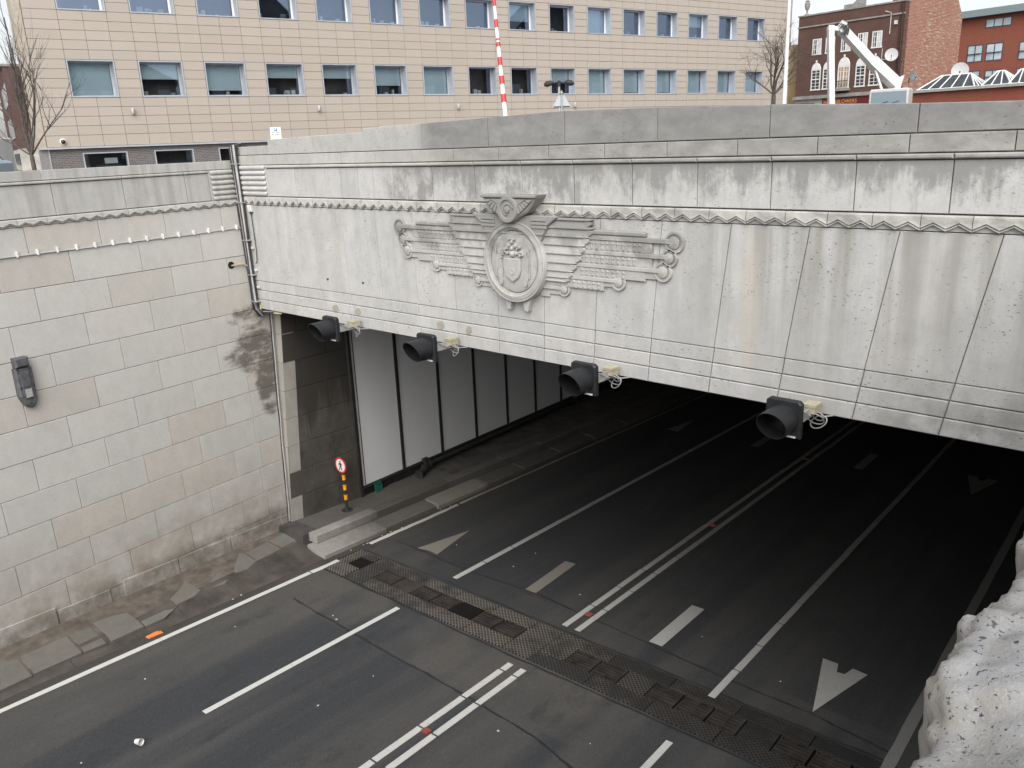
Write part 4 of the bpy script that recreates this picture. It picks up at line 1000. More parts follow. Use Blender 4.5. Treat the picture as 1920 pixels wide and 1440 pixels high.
b = MB(); b.lathe(LW(-0.47, -2.21, -0.002), WN, [(0.075, 0.0), (0.07, 0.012), (0.05, 0.014), (0.002, 0.006)], 14); b.build('hole_rim', M_hole, hl)
b = MB(); b.tube([LW(-0.47, -2.22, 0.01), LW(-0.36, -2.215, 0.04), LW(-0.22, -2.22, 0.04), LW(-0.10, -2.28, 0.05), LW(-0.055, -2.42, 0.06), LW(-0.05, -2.6, 0.06)], 0.016, 7); b.build('conduit', M_yel, hl)
b = MB(); b.tube([LW(-0.02, -3.0, 0.12), LW(-0.02, -3.1, 0.13), Vector((xw(-3.18) + 0.24, FY - .06, -3.19)), Vector((xw(-3.2) + 0.36, FY - .03, -3.21)), Vector((xw(-3.2) + .85, FY + .03, -3.20))], 0.015, 7); b.build('conduit', M_yel, hl)

# bulkhead lamp on the left wall
M_cast = plain('cast_grey_iron', (0.11, 0.11, 0.115), 0.55, 0.4, 0.3, 0.3, 14)
M_glassd = plain('smoky_glass', (0.09, 0.095, 0.10), 0.15, 0.6, var=0.3, sc=20)
lamp = thing('bulkhead_lamp', LW(-4.80, -3.55, 0), 'grey cast iron bulkhead lamp with a glazed front on the left retaining wall', 'wall lamp')
b = MB(); b.prism(LW, [(-4.93, -3.28), (-4.93, -3.75), (-4.86, -3.93), (-4.80, -3.97), (-4.72, -3.95), (-4.66, -3.86), (-4.645, -3.28)][::-1] if False else [(-4.93, -3.75), (-4.87, -3.91), (-4.80, -3.965), (-4.73, -3.95), (-4.66, -3.84), (-4.645, -3.28), (-4.92, -3.28)], 0.0, 0.12, cham=0.03); b.build('housing', M_cast, lamp)
b = MB(); b.prism(LW, rect(-4.90, -4.685, -3.27, -3.105), 0.0, 0.15, cham=0.025); b.build('terminal_box', M_cast, lamp)
b = MB(); b.prism(LW, rect(-4.865, -4.71, -3.80, -3.34), 0.118, 0.135, cham=0.006); b.build('front_frame', M_cast, lamp)
b = MB(); b.prism(LW, rect(-4.85, -4.725, -3.60, -3.36), 0.134, 0.142, cham=0.004); b.build('glass', M_glassd, lamp)
b = MB(); b.prism(LW, rect(-4.84, -4.735, -3.78, -3.64), 0.134, 0.139, cham=0.003); b.build('reflector', M_galv, lamp)
for a, z in ((-4.88, -3.30), (-4.70, -3.30), (-4.79, -3.88), (-4.89, -3.6), (-4.68, -3.6)):
    b = MB(); b.lathe(LW(a, z, 0.11), WN, [(0.014, 0), (0.014, 0.022), (0.002, 0.026)], 8); b.build('bolt', M_dark, lamp)

# pedestrian prohibition sign on its banded post
sb_ = hit(651, 957, PW, RN)
sign = thing('prohibition_sign', sb_, 'round red-bordered no pedestrians sign on an orange and black banded post', 'sign')
hgt = 2.0
for yy in range(40):
    pz = sb_ + Vector((0, 0, hgt)); c_ = Vector((pz.dot(r_), pz.dot(d_), pz.dot(f_))); py = 720 + FPX * c_.y / c_.z
    if py < 882: hgt -= 0.03
    else: break
M_orange = plain('orange_band', (0.80, 0.33, 0.02), 0.35, 0.5, var=0.12); M_post = plain('black_post', (0.03, 0.03, 0.03), 0.5, 0.4)
Zv = Vector((0, 0, 1))
MB().tube([sb_, sb_ + Zv * hgt, sb_ + Zv * (hgt + 0.3)], 0.032, 10).build('post', M_post, sign)
MB().lathe(sb_, Zv, [(0.13, 0), (0.13, 0.015), (0.05, 0.03), (0.04, 0.09)], 14).build('base_plate', M_post, sign)
for z in (0.28, 0.53, 0.78): MB().tube([sb_ + Zv * (hgt * z), sb_ + Zv * (hgt * z + hgt * 0.125)], 0.041, 12).build('reflective_band', M_orange, sign)
M_red = plain('sign_red', (0.55, 0.03, 0.03), 0.35, 0.5, var=0.1); M_sw = plain('sign_white', (0.78, 0.78, 0.76), 0.35, 0.5, var=0.05); M_sk = plain('sign_black', (0.02, 0.02, 0.02), 0.4, 0.4)
sc_ = sb_ + Zv * (hgt + 0.15) + Vector((0, -0.05, 0))
SG = Frame(sc_, Vector((1, 0.05, 0)).normalized(), (0, 0, 1), Vector((0.05, -1, 0)).normalized())
def circ(r, n=28): return [(r * math.cos(2 * math.pi * k / n), r * math.sin(2 * math.pi * k / n)) for k in range(n)]
MB().prism(SG, circ(0.195), -0.006, 0.004, cham=0.002).build('red_border', M_red, sign)
MB().prism(SG, circ(0.150), 0.004, 0.007, back=False).build('white_face', M_sw, sign)
b = MB()
b.prism(SG, [(0.0 + 0.022 * math.cos(t * .7), 0.095 + 0.022 * math.sin(t * .7)) for t in range(9)], 0.007, 0.010, back=False)
for pl in ([(-0.028, 0.065), (-0.022, -0.02), (0.026, -0.02), (0.026, 0.065)], [(-0.028, 0.06), (-0.066, 0.012), (-0.056, 0.0), (-0.018, 0.04)], [(0.02, 0.06), (0.064, 0.02), (0.056, 0.006), (0.02, 0.035)],
           [(-0.022, -0.02), (-0.058, -0.118), (-0.036, -0.122), (0.004, -0.02)], [(0.0, -0.02), (0.03, -0.118), (0.052, -0.112), (0.026, -0.02)]):
    ar = sum(pl[i - 1][0] * pl[i][1] - pl[i][0] * pl[i - 1][1] for i in range(4))
    b.prism(SG, pl if ar > 0 else pl[::-1], 0.007, 0.010, back=False)
b.build('walking_figure', M_sk, sign)

# litter on the road
b = MB(); o = ROAD(-13.12, 5.71, 0.0)
LF = Frame(o, RU, RD, RN)
b.prism(LF, [(-0.05, -0.13), (0.04, -0.12), (0.05, 0.02), (0.06, 0.13), (-0.02, 0.14), (-0.06, 0.03)], 0.004, 0.03, cham=0.01); b.prism(LF, [(-0.04, -0.02), (0.03, -0.04), (0.04, 0.09), (-0.03, 0.08)], 0.028, 0.05, cham=0.012)
b.build('orange_wrapper', plain('orange_foil', (0.75, 0.22, 0.06), 0.4, 0.5, var=0.3, sc=30), label='crumpled orange wrapper beside the white edge line', cat='litter')
o = ROAD(-10.50, 4.07, 0.055); b = MB()
b.lathe(o - Vector((0.06, 0.0, 0)), Vector((1, 0.35, 0.15)), [(0.002, 0), (0.036, 0.001), (0.048, 0.10), (0.051, 0.103), (0.045, 0.10), (0.034, 0.01)], 14)
b.build('white_cup', plain('white_card', (0.80, 0.80, 0.80), 0.45, 0.4, var=0.05), label='white paper cup lying in the left lane of the road', cat='cup')
b = MB(); random.seed(5)
for i in range(70):
    u, d = random.uniform(-12.6, -3.2), random.uniform(3.2, 9.0) if i < 34 else random.uniform(10.4, 12.5)
    if i % 2 and i < 46: continue
    if i >= 46: u, d = (random.uniform(-13.12, -13.02), random.uniform(9.9, 13.5)) if i < 60 else (random.uniform(-14.1, -13.3), random.uniform(3.5, 9.3))
    if i >= 60: u = -13.22 + random.uniform(-.05, .05)
    F = Frame(ROAD(u, d, 0.003), RU, RD, RN); r = random.uniform(0.010, 0.024)
    b.prism(F, [(r * math.cos(t) * random.uniform(.6, 1.2), r * math.sin(t) * random.uniform(.6, 1.2)) for t in (0, 1.2, 2.5, 3.8, 5.1)], 0, 0.005, back=False)
b.build('road_litter', plain('pale_scraps', (0.55, 0.55, 0.53), 0.8), kind='stuff')

# ================================================================== OFFICE BUILDING BEHIND THE WALL
random.seed(33)
K = 1.1
OA = Vector((0.22968, 0.97327, 0)); ON = Vector((OA.y, -OA.x, 0))
O0 = Vector((-36.3045, 14.2585, 0)) * K
OF = Frame((O0.x, O0.y, 0), OA * K, (0, 0, K), ON)     # a, b in facade units, c metres outward
M_clad = Mat('terracotta_cladding', 0.55, 0.35); q = M_clad
nz = q.noise(q.pos(), 1.5, 5); rr = q.rnd()
c = q.mix(rr, (0.385, 0.338, 0.290), (0.415, 0.366, 0.318)); c = q.mix(q.lin(nz, 0.3, 0.7, 0, 0.25), c, (0.37, 0.315, 0.265)); q.colr(c); M_clad = q.m
M_clad2 = plain('cladding_joint', (0.22, 0.17, 0.14), 0.8)
M_alu = plain('blue_grey_aluminium', (0.39, 0.415, 0.45), 0.45, 0.5, 0.1, 0.08, 3)
M_alud = plain('grey_aluminium_frame', (0.42, 0.44, 0.47), 0.4, 0.5, 0.2, 0.08, 3)
M_upvc = plain('white_frame', (0.74, 0.75, 0.75), 0.4, 0.5, var=0.04)
M_blind = plain('pale_green_blind', (0.68, 0.78, 0.77), 0.8, 0.2, var=0.06, sc=1)
M_room = plain('dark_room', (0.10, 0.095, 0.09), 0.9, 0.1, var=0.5, sc=0.8)
def glass(name, tint=(0.85, 0.9, 0.92), refl=0.35):
    m = bpy.data.materials.new(name); m.use_nodes = True; t = m.node_tree; t.nodes.clear()
    o = t.nodes.new('ShaderNodeOutputMaterial'); mixn = t.nodes.new('ShaderNodeMixShader'); tr = t.nodes.new('ShaderNodeBsdfTransparent'); gl = t.nodes.new('ShaderNodeBsdfGlossy')
    lw = t.nodes.new('ShaderNodeFresnel'); lw.inputs[0].default_value = 1.5; ma = t.nodes.new('ShaderNodeMath'); ma.operation = 'MULTIPLY_ADD'; ma.inputs[1].default_value = 1.3; ma.inputs[2].default_value = refl * 0.3; ma.use_clamp = True
    tr.inputs[0].default_value = (*tint, 1); gl.inputs[0].default_value = (0.55, 0.68, 0.92, 1); gl.inputs['Roughness'].default_value = 0.02  # blue gloss tint puts the blue of the sky into reflections
    t.links.new(lw.outputs[0], ma.inputs[0]); t.links.new(ma.outputs[0], mixn.inputs[0]); t.links.new(tr.outputs[0], mixn.inputs[1]); t.links.new(gl.outputs[0], mixn.inputs[2]); t.links.new(mixn.outputs[0], o.inputs[0])
    return m
M_glass = glass('window_glass'); M_glassr = glass('reflective_glass', (0.75, 0.82, 0.88), 0.8)
office = thing('office_building', OF(20, 0, 0), 'long tan-panelled office building with two rows of square windows above a dark brick base', 'building')
AL, AR, ZT = -1.5, 44.5, 11.2
ROWH = 0.359; Z0 = 2.28; BAY = 2.663; PWD = BAY / 3
# wall core cut round the window openings
wins = []
for k in range(16):
    for fl in range(3): wins.append((k * BAY, k * BAY + 2 * PWD, Z0 + fl * 9 * ROWH, Z0 + fl * 9 * ROWH + 4 * ROWH))
b = MB()
zc = [0.40]
for fl in range(3): zc += [Z0 + fl * 9 * ROWH, Z0 + fl * 9 * ROWH + 4 * ROWH]
zc.append(ZT)
for i in range(len(zc) - 1):
    if i % 2 == 0: b.box(OF, AL, AR, zc[i], zc[i + 1], -0.40, -0.06)
    else:
        b.box(OF, AL, 0, zc[i], zc[i + 1], -0.40, -0.06)
        for k in range(16): b.box(OF, k * BAY + 2 * PWD, (k + 1) * BAY if k < 15 else AR, zc[i], zc[i + 1], -0.40, -0.06)
b.build('wall_core', M_clad2, office)
b = MB(); b.box(OF, 0.4, AR, -1.0, ZT, -9.0, -1.35); b.build('building_mass', M_room, office)
b = MB(); b.box(OF, AL - 0.02, AL + 0.28, 0.4, ZT, -1.4, 0.0); b.build('corner_panel', M_alud if False else plain('corner_cladding', (0.40, 0.35, 0.29), 0.6), office)
b = MB(); b.box(OF, AL - 0.1, AR + 0.1, ZT, ZT + 0.3, -1.5, 0.1); b.build('roof_edge', M_alud, office)
b = MB(); b.box(OF, AL, AR, 0.33, 0.40, -0.3, 0.06); b.build('ledge', M_alud, office)
rowz = [0.405] + [Z0 - 5 * ROWH + ROWH * k + (0 if k else 0) for k in range(1, 25)]
cells = []
acols = [(AL + 0.30, -PWD * 0.0 - 0.0)] + [(j * PWD, (j + 1) * PWD) for j in range(0, 50)]
for ri in range(len(rowz) - 1):
    zb, zt = rowz[ri], rowz[ri + 1]
    if zb > 10.4: continue
    for a0, a1 in acols:
        if any(a0 > w[0] - 0.05 and a1 < w[1] + 0.05 and zb > w[2] - 0.05 and zt < w[3] + 0.05 for w in wins): continue
        a1 = min(a1, AR); cells.append((a0, a1, zb, zt))
def infrm(a, z):
    p = OF(a, z, 0); cz = p.dot(f_); px = 960 + FPX * p.dot(r_) / cz; py = 720 + FPX * p.dot(d_) / cz; return -40 < px < 1960 and -30 < py < 320
inn = [c for c in cells if infrm((c[0] + c[1]) / 2, (c[2] + c[3]) / 2)]
outn = [c for c in cells if c not in inn]; inn.sort(key=lambda c: c[0])
share = {}
for c in inn[:300]:
    key = (round(c[1] - c[0], 3), round(c[3] - c[2], 3)); org = OF(c[0], c[2], 0)
    if key in share:
        o = share[key].copy(); col.objects.link(o); o.parent = office; o.location = org - WLOC[office.name]
    else: share[key] = MB().prism(OF, rect(*c), -0.05, 0.0, cham=0.004, gap=0.006, back=False).build('cladding_panel', M_clad, office, origin=org)
b = MB()
for c in inn[300:] + outn: b.prism(OF, rect(*c), -0.05, 0.0, cham=0.006, gap=0.008, back=False)
b.build('far_cladding_panels', M_clad, office, kind='stuff')
BL = {0: [1.0, .48, .82, .42, .42, .66, 1.0, 0, .0, .55, 1.0, .93, .93, 1.0, 1.0, 1.0], 1: [0, 0, 0, 0, 0, 0, 0, 0, .65, 0, 1.0, 0, 0, .5, 0, 0], 2: [0.5] * 16}
wi = 0
for fl in range(3):
    for k in range(16):
        a0, a1 = k * BAY + 0.01, k * BAY + 2 * PWD - 0.01; zb = Z0 + fl * 9 * ROWH + 0.01; zt = zb + 4 * ROWH - 0.02
        fr = MB(); t = 0.045
        # flat surround, deep aluminium reveal and inner frame
        for (p0, p1, q0, q1) in ((a0, a1, zt - t, zt), (a0, a1, zb, zb + t), (a0, a0 + t, zb + t, zt - t), (a1 - t, a1, zb + t, zt - t)): fr.box(OF, p0, p1, q0, q1, -0.55, 0.025)
        w_ = fr.build('window', M_alu, office)
        b = MB(); s = 0.05; c0, c1 = -0.52, -0.46; i0, i1, j0, j1 = a0 + t, a1 - t, zb + t, zt - t
        for (p0, p1, q0, q1) in ((i0, i1, j1 - s, j1), (i0, i1, j0, j0 + s), (i0, i0 + s, j0 + s, j1 - s), (i1 - s * 1.6, i1, j0 + s, j1 - s)): b.box(OF, p0, p1, q0, q1, c0, c1)
        b.build('frame', M_upvc if fl else M_alud, w_)
        b = MB(); b.add([OF(i0 + s, j0 + s, -0.49), OF(i1 - s * 1.6, j0 + s, -0.49), OF(i1 - s * 1.6, j1 - s, -0.49), OF(i0 + s, j1 - s, -0.49)], [(0, 1, 2, 3)]); b.build('pane', M_glassr if fl else M_glass, w_)
        f = BL[fl][k]
        if f > 0:
            b = MB(); b.box(OF, i0 + s, i1 - s * 1.5, max(j0, j1 - (j1 - j0) * f), j1, -0.60, -0.59); b.build('blind', M_blind, w_)
        if fl < 2:
            b = MB(); random.seed(100 + k + 50 * fl)
            for g in range(random.randint(1, 4)):
                x = random.uniform(i0 + .1, i1 - .3); b.box(OF, x, x + random.uniform(.05, .25), j0 - 0.02, j0 + random.uniform(.08, .3), -0.85, -0.68)
            b.build('desk_clutter', M_upvc if random.random() < .6 else M_alud, w_)
b = MB()
for fl in range(3): b.box(OF, AL + .3, AR - .3, Z0 + fl * 9 * ROWH - 0.1, Z0 + fl * 9 * ROWH, -1.3, -0.56)
b.build('office_floor', M_room, office)
# dark brick base storey
M_dbrick = Mat('dark_brick', 0.8, 0.2); q = M_dbrick
bt = q.n('ShaderNodeTexBrick'); q.put(bt.inputs['Vector'], q.comb(q.dot(tuple(OA)), q.sep()[2])); bt.inputs['Scale'].default_value = 1.0
bt.inputs['Brick Width'].default_value = 0.225; bt.inputs['Row Height'].default_value = 0.075; bt.inputs['Mortar Size'].default_value = 0.008
bt.inputs['Color1'].default_value = (0.105, 0.095, 0.095, 1); bt.inputs['Color2'].default_value = (0.14, 0.125, 0.12, 1); bt.inputs['Mortar'].default_value = (0.24, 0.23, 0.22, 1); q.colr(bt.outputs[0]); M_dbrick = q.m
bw = [(0.03, 1.74), (2.80, 4.42), (5.5, 7.1), (8.2, 9.8), (10.9, 12.5)]
b = MB(); ee = [-1.15] + [v for w in bw for v in w] + [AR]
for i in range(0, len(ee) - 1, 2): b.box(OF, ee[i], ee[i + 1], -1.2, 0.325, -0.45, -0.12)
for w in bw: b.box(OF, w[0], w[1], 0.16, 0.325, -0.45, -0.12); b.box(OF, w[0], w[1], -1.2, -0.75, -0.45, -0.12)
b.build('brick_base', M_dbrick, office)
b = MB(); b.box(OF, AL, -1.19, -1.2, 0.325, -0.45, -0.10); b.build('brick_corner', plain('grey_brick', (0.22, 0.21, 0.205), 0.8, var=0.15, sc=9), office)
b = MB(); b.box(OF, -1.19, -1.15, -1.2, 0.325, -0.45, -0.09); b.build('corner_trim', M_alud, office)
for w in bw:
    fr = MB(); t = 0.05
    for (p0, p1, q0, q1) in ((w[0], w[1], 0.11, 0.158), (w[0], w[0] + t, -0.74, 0.11), (w[1] - t, w[1], -0.74, 0.11)): fr.box(OF, p0, p1, q0, q1, -0.40, -0.10)
    w_ = fr.build('window', M_alud, office)
    b = MB(); b.add([OF(w[0] + t, -0.74, -0.30), OF(w[1] - t, -0.74, -0.30), OF(w[1] - t, 0.11, -0.30), OF(w[0] + t, 0.11, -0.30)], [(0, 1, 2, 3)]); b.build('pane', M_glass, w_)
    if w is bw[0]:
        b = MB(); b.box(OF, 0.85, 1.35, -0.30, -0.08, -0.36, -0.35); b.build('paper_notice', M_sw, w_)
# small fittings on the facade
for i, a in enumerate((2.17, 10.31, 17.9, 25.6)):
    t = thing('facade_lamp', OF(a, 1.74, 0.1), ('small grey cylindrical lamp on the tan facade, %s' % ('below the second window from the left', 'above the parking sign, one bay right', 'left of the red and white barrier pole', 'just right of the twin-head street lamp')[i]), 'wall lamp', 'cylindrical lamps along the office facade')
    b = MB(); p = OF(a, 1.74, 0.11); b.lathe(p - Zv * 0.12, Zv, [(0.002, 0), (0.07, 0.0), (0.075, 0.02), (0.075, 0.22), (0.06, 0.25), (0.002, 0.26)], 12); b.build('lamp_body', M_galv, t)
    b = MB(); b.box(OF, a - .03, a + .03, 1.70, 1.80, 0.0, 0.06); b.build('bracket', M_alud, t)
t = thing('dome_camera', OF(-0.61, 0.61, 0), 'small white dome security camera low on the left end of the tan facade', 'camera')
b = MB(); b.lathe(OF(-0.61, 0.61, 0), ON, [(0.13, 0), (0.13, 0.06), (0.10, 0.09)], 16); b.build('housing', M_sw, t)
b = MB(); b.lathe(OF(-0.61, 0.61, 0.08), ON, [(0.095, 0), (0.075, 0.06), (0.04, 0.09), (0.002, 0.1)], 14); b.build('dome', M_lens, t)

# ================================================================== HOUSES ACROSS THE STREET (unseen, invented for reflections in the office windows)
M_obrick = plain('opposite_brick', (0.15, 0.105, 0.085), 0.9, 0.1, var=0.3, sc=1); M_oslate = plain('opposite_slate', (0.07, 0.072, 0.08), 0.7, 0.3, var=0.2, sc=1)
for i, (y0, w, h, rg, lab) in enumerate(((6, 15, 8.0, 12.5, 'invented low dark brick house across the street with one chimney'), (24, 17, 9.0, 18.0, 'invented tall gabled dark brick house across the street'), (44, 12, 8.5, 13.5, 'invented narrow dark brick house across the street between gabled ones'), (59, 20, 9.5, 18.5, 'invented widest gabled dark brick house across the street'), (84, 16, 8.5, 13.0, 'invented farthest dark brick house across the street'))):
    t = thing('invented_house', (30, y0 + w / 2, GZ), lab, 'house'); XO = Frame((26, 0, 0), (0, 1, 0), (0, 0, 1), (1, 0, 0))
    MB().box(XO, y0, y0 + w, GZ, h, 0, 9).build('wall', M_obrick, t)
    MB().prism(XO, [(y0 - .3, h), (y0 + w + .3, h), (y0 + w * .5, rg)], -0.2, 9.2).build('roof', M_oslate, t)
    MB().box(XO, y0 + w * .72, y0 + w * .72 + 1.4, h + .5, rg + 0.8, 3, 4.2).build('chimney', M_obrick, t)
    for k in range(int(w / 3)):
        for z in (1.5, 5.2):
            if z + 2 < h: MB().box(XO, y0 + 1 + k * 3, y0 + 2.3 + k * 3, z, z + 1.9, -0.06, 0.02).build('window', M_upvc, t)

# ================================================================== THE PUB AND ITS NEIGHBOURS
M_bbrick = Mat('brown_brick', 0.85, 0.2)
def brickmat(name, ax, c1, c2, mort, sc=1.0, w=0.225, h=0.075, ms=0.009, blot=0.3, pale=0.0):
    q = Mat(name, 0.88, 0.15); bt = q.n('ShaderNodeTexBrick'); q.put(bt.inputs['Vector'], q.comb(q.dot(tuple(ax)), q.sep()[2])); bt.inputs['Scale'].default_value = 1.0
    bt.inputs['Brick Width'].default_value = w; bt.inputs['Row Height'].default_value = h; bt.inputs['Mortar Size'].default_value = ms; bt.inputs['Bias'].default_value = -0.2
    bt.inputs['Color1'].default_value = (*c1, 1); bt.inputs['Color2'].default_value = (*c2, 1); bt.inputs['Mortar'].default_value = (*mort, 1)
    nz = q.noise(q.pos(), 0.6, 6, 0.65); c = q.mix(q.lin(nz, 0.35, 0.65, 0.0, blot), bt.outputs[0], tuple(x * 0.5 for x in c1))
    if pale:
        n2 = q.noise(q.comb(q.ma('MULTIPLY', q.dot(tuple(ax)), 1.4), q.ma('MULTIPLY', q.sep()[2], 7)), 1.0, 4, 0.7)
        n3 = q.noise(q.pos(), 0.35, 3)
        c = q.mix(q.ma('MULTIPLY', q.step(n2, 0.50, 0.62), q.lin(n3, 0.35, 0.6, 0.2, pale)), c, (0.42, 0.36, 0.25))
        n4 = q.noise(q.comb(q.ma('MULTIPLY', q.dot(tuple(ax)), 3.2), q.ma('MULTIPLY', q.sep()[2], 9), 4.0), 1.0, 2, 0.6)
        c = q.mix(q.ma('MULTIPLY', q.step(n4, 0.55, 0.65), 0.6), c, (0.10, 0.06, 0.065))
    q.colr(c); return q.m
UA = Vector((-0.98161829, 0.19085475, 0)); UN = Vector((-0.19085475, -0.98161829, 0)); UO = Vector((-25.11398836, 77.49564959, 0))
PB = Frame(UO, UA, (0, 0, 1), UN)        # a runs left along the pub front
def PBp(poly, c0, c1, bb, cham=0): bb.prism(Frame(UO, -UA, (0, 0, 1), UN), [(-a, z) for a, z in poly][::-1] if False else sorted_ccw([(-a, z) for a, z in poly]), c0, c1, cham=cham)
def sorted_ccw(q):
    ar = sum(q[i - 1][0] * q[i][1] - q[i][0] * q[i - 1][1] for i in range(len(q))); return q if ar > 0 else q[::-1]
M_bbrick = brickmat('brown_brick', UA, (0.115, 0.060, 0.048), (0.155, 0.078, 0.060), (0.13, 0.10, 0.09), blot=0.35)
M_gable = brickmat('red_gable_brick', UN, (0.26, 0.085, 0.06), (0.36, 0.12, 0.085), (0.38, 0.31, 0.25), w=0.30, h=0.11, ms=0.016, blot=0.2, pale=0.9)
M_white = plain('white_painted_timber', (0.72, 0.72, 0.70), 0.5, 0.4, var=0.06)
M_stoneband = plain('grey_stone_band', (0.27, 0.26, 0.245), 0.85, 0.2, var=0.25, sc=1.5)
M_curt = plain('net_curtain', (0.55, 0.55, 0.56), 0.9, 0.1, var=0.2, sc=3); M_ocurt = plain('buff_curtain', (0.42, 0.29, 0.19), 0.9, 0.1, var=0.3, sc=4)
M_winglass = plain('dark_sash_glass', (0.045, 0.045, 0.05), 0.12, 0.6, var=0.5, sc=1.2)
M_maroon = plain('maroon_fascia', (0.13, 0.018, 0.022), 0.4, 0.5, var=0.1); M_gold = plain('gold_letters', (0.62, 0.30, 0.06), 0.4, 0.5, var=0.05)
pub = thing('pub_building', PB(5.2, GZ, 0), 'three-storey brown brick pub with white arched windows and a red brick gable end', 'building')
PT = 9.72
b = MB(); b.box(PB, 0.28, 10.45, 2.62, PT, -0.6, 0.0); b.build('front_wall', M_bbrick, pub)
b = MB(); b.box(PB, 0.28, 10.45, GZ, 2.62, -0.6, -0.02); b.build('ground_floor', plain('cream_render', (0.42, 0.41, 0.39), 0.8, var=0.2), pub)
# gable end wall with a chimney: lies square to the front
GA = Frame(PB(0.28, 0, 0), -UN, (0, 0, 1), -UA)     # a runs back
b = MB(); b.prism(GA, [(0, GZ), (9.7, GZ), (9.7, 9.0), (8.3, 10.8), (8.0, 14.5), (2.2, 14.5), (1.8, 10.3), (0, 9.9)], -0.5, 0.0); b.build('gable_wall', M_gable, pub)
b = MB(); b.box(GA, 5.0, 8.05, 12.5, 16.5, -0.9, 0.03); b.build('chimney', M_gable, pub)
b = MB(); b.box(PB, 0.3, 10.4, GZ, PT - 0.5, -9.6, -0.6); b.build('building_mass', M_bbrick, pub)
b = MB(); b.add([PB(0.3, PT - 0.4, -0.9), PB(10.3, PT - 0.4, -0.9), PB(10.3, 10.2, -5.2), PB(0.3, 10.2, -5.2), PB(0.3, PT - 0.4, -9.5), PB(10.3, PT - 0.4, -9.5)], [(0, 1, 2, 3), (3, 2, 5, 4), (1, 5, 2), (0, 3, 4)]); b.build('roof', plain('slate', (0.20, 0.20, 0.20), 0.7, var=0.25, sc=2), pub)
b = MB(); b.box(PB, 0.22, 10.55, PT, PT + 0.12, -0.65, 0.07); b.build('parapet_coping', M_stoneband, pub)
b = MB(); b.box(PB, 0.22, 10.50, 8.74, 8.86, 0.0, 0.10); b.build('string_course', M_stoneband, pub)
b = MB(); b.box(PB, 0.25, 10.55, 2.50, 2.72, -0.1, 0.28); b.box(PB, 0.25, 10.5, 2.72, 2.8, -0.05, 0.18); b.build('cornice', M_stoneband, pub)
b = MB(); b.lathe(PB(9.85, PT + .1, -0.3), Zv, [(0.002, 0), (0.22, 0), (0.2, 0.12), (0.09, 0.2), (0.08, 0.42), (0.17, 0.55), (0.24, 0.8), (0.24, 1.05), (0.14, 1.15), (0.2, 1.2), (0.1, 1.35), (0.002, 1.5)], 12); b.build('urn_finial', M_stoneband, pub)
b = MB(); b.tube([PB(0.42, 9.6, 0.08), PB(0.42, GZ, 0.08)], 0.06, 8); b.build('downpipe', M_dark, pub)
b = MB()
for zz_ in (PT + 1.9,): b.box(PB, 3.4, 3.75, PT - .2, PT + 1.7, -4.4, -4.0)
b.build('chimney_pot', plain('terracotta_pot', (0.28, 0.08, 0.06), 0.8), pub)
b = MB(); b.box(PB, 5.2, 6.7, PT - 0.1, PT + 0.62, -1.6, -1.2); b.prism(Frame(UO, -UA, (0, 0, 1), UN), [(-7.0, PT), (-5.0, PT), (-5.0, PT + 1.15), (-5.45, PT + 1.3), (-5.9, PT + 0.85)], -1.9, -1.65); b.build('roof_gable', M_stoneband, pub)
b = MB(); b.tube([PB(2.0, 9.15, .05), PB(1.45, 8.95, .06), PB(1.47, 7.3, .05)], 0.03, 6); b.tube([PB(2.0, 6.2, .04), PB(2.02, 5.35, .04), PB(1.2, 5.25, .04)], 0.025, 6); b.build('cable_run', M_lab, pub)
b = MB(); b.box(PB, 0.85, 1.05, 8.0, 8.3, 0.0, 0.22); b.build('alarm_box', M_lab, pub)
def sash(a0, a1, z0, z1, nx, nz, mid=None, curt=None):
    fr = MB(); t = 0.09; c1 = 0.05
    for (p0, p1, q0, q1) in ((a0, a1, z1 - t, z1), (a0 - .05, a1 + .05, z0 - 0.06, z0 + t * .6), (a0, a0 + t, z0 + t * .6, z1 - t), (a1 - t, a1, z0 + t * .6, z1 - t)): fr.box(PB, p0, p1, q0, q1, -0.08, c1)
    if mid: fr.box(PB, a0 + t, a1 - t, mid - .045, mid + .045, -0.08, c1 - 0.01)
    w_ = fr.build('window', M_white, pub)
    b = MB(); b.box(PB, a0 + t, a1 - t, z0 + t * .6, z1 - t, 0.004, 0.012); b.build('pane', curt or M_winglass, w_)
    b = MB()
    for i in range(1, nx):
        x = a0 + (a1 - a0) * i / nx; hw = 0.035 if not (nx == 4 and i == 2) else 0.07; b.box(PB, x - hw * .7, x + hw * .7, z0 + .06, z1 - t, 0.013, 0.032)
    for i in range(1, nz):
        z = z0 + (z1 - z0) * i / nz; b.box(PB, a0 + t, a1 - t, z - .018, z + .018, 0.013, 0.026)
    b.build('glazing_bars', M_white, w_); return w_
for a in (7.94, 6.60, 5.05, 3.46, 2.13): 
    w_ = sash(a, a + 0.90, 6.37, 7.64 + 0.03, 4, 3)
    b = MB(); b.box(PB, a + .09, a + 0.40, 6.45, 7.55, 0.0125, 0.0128); b.build('net_curtain', M_curt, w_)
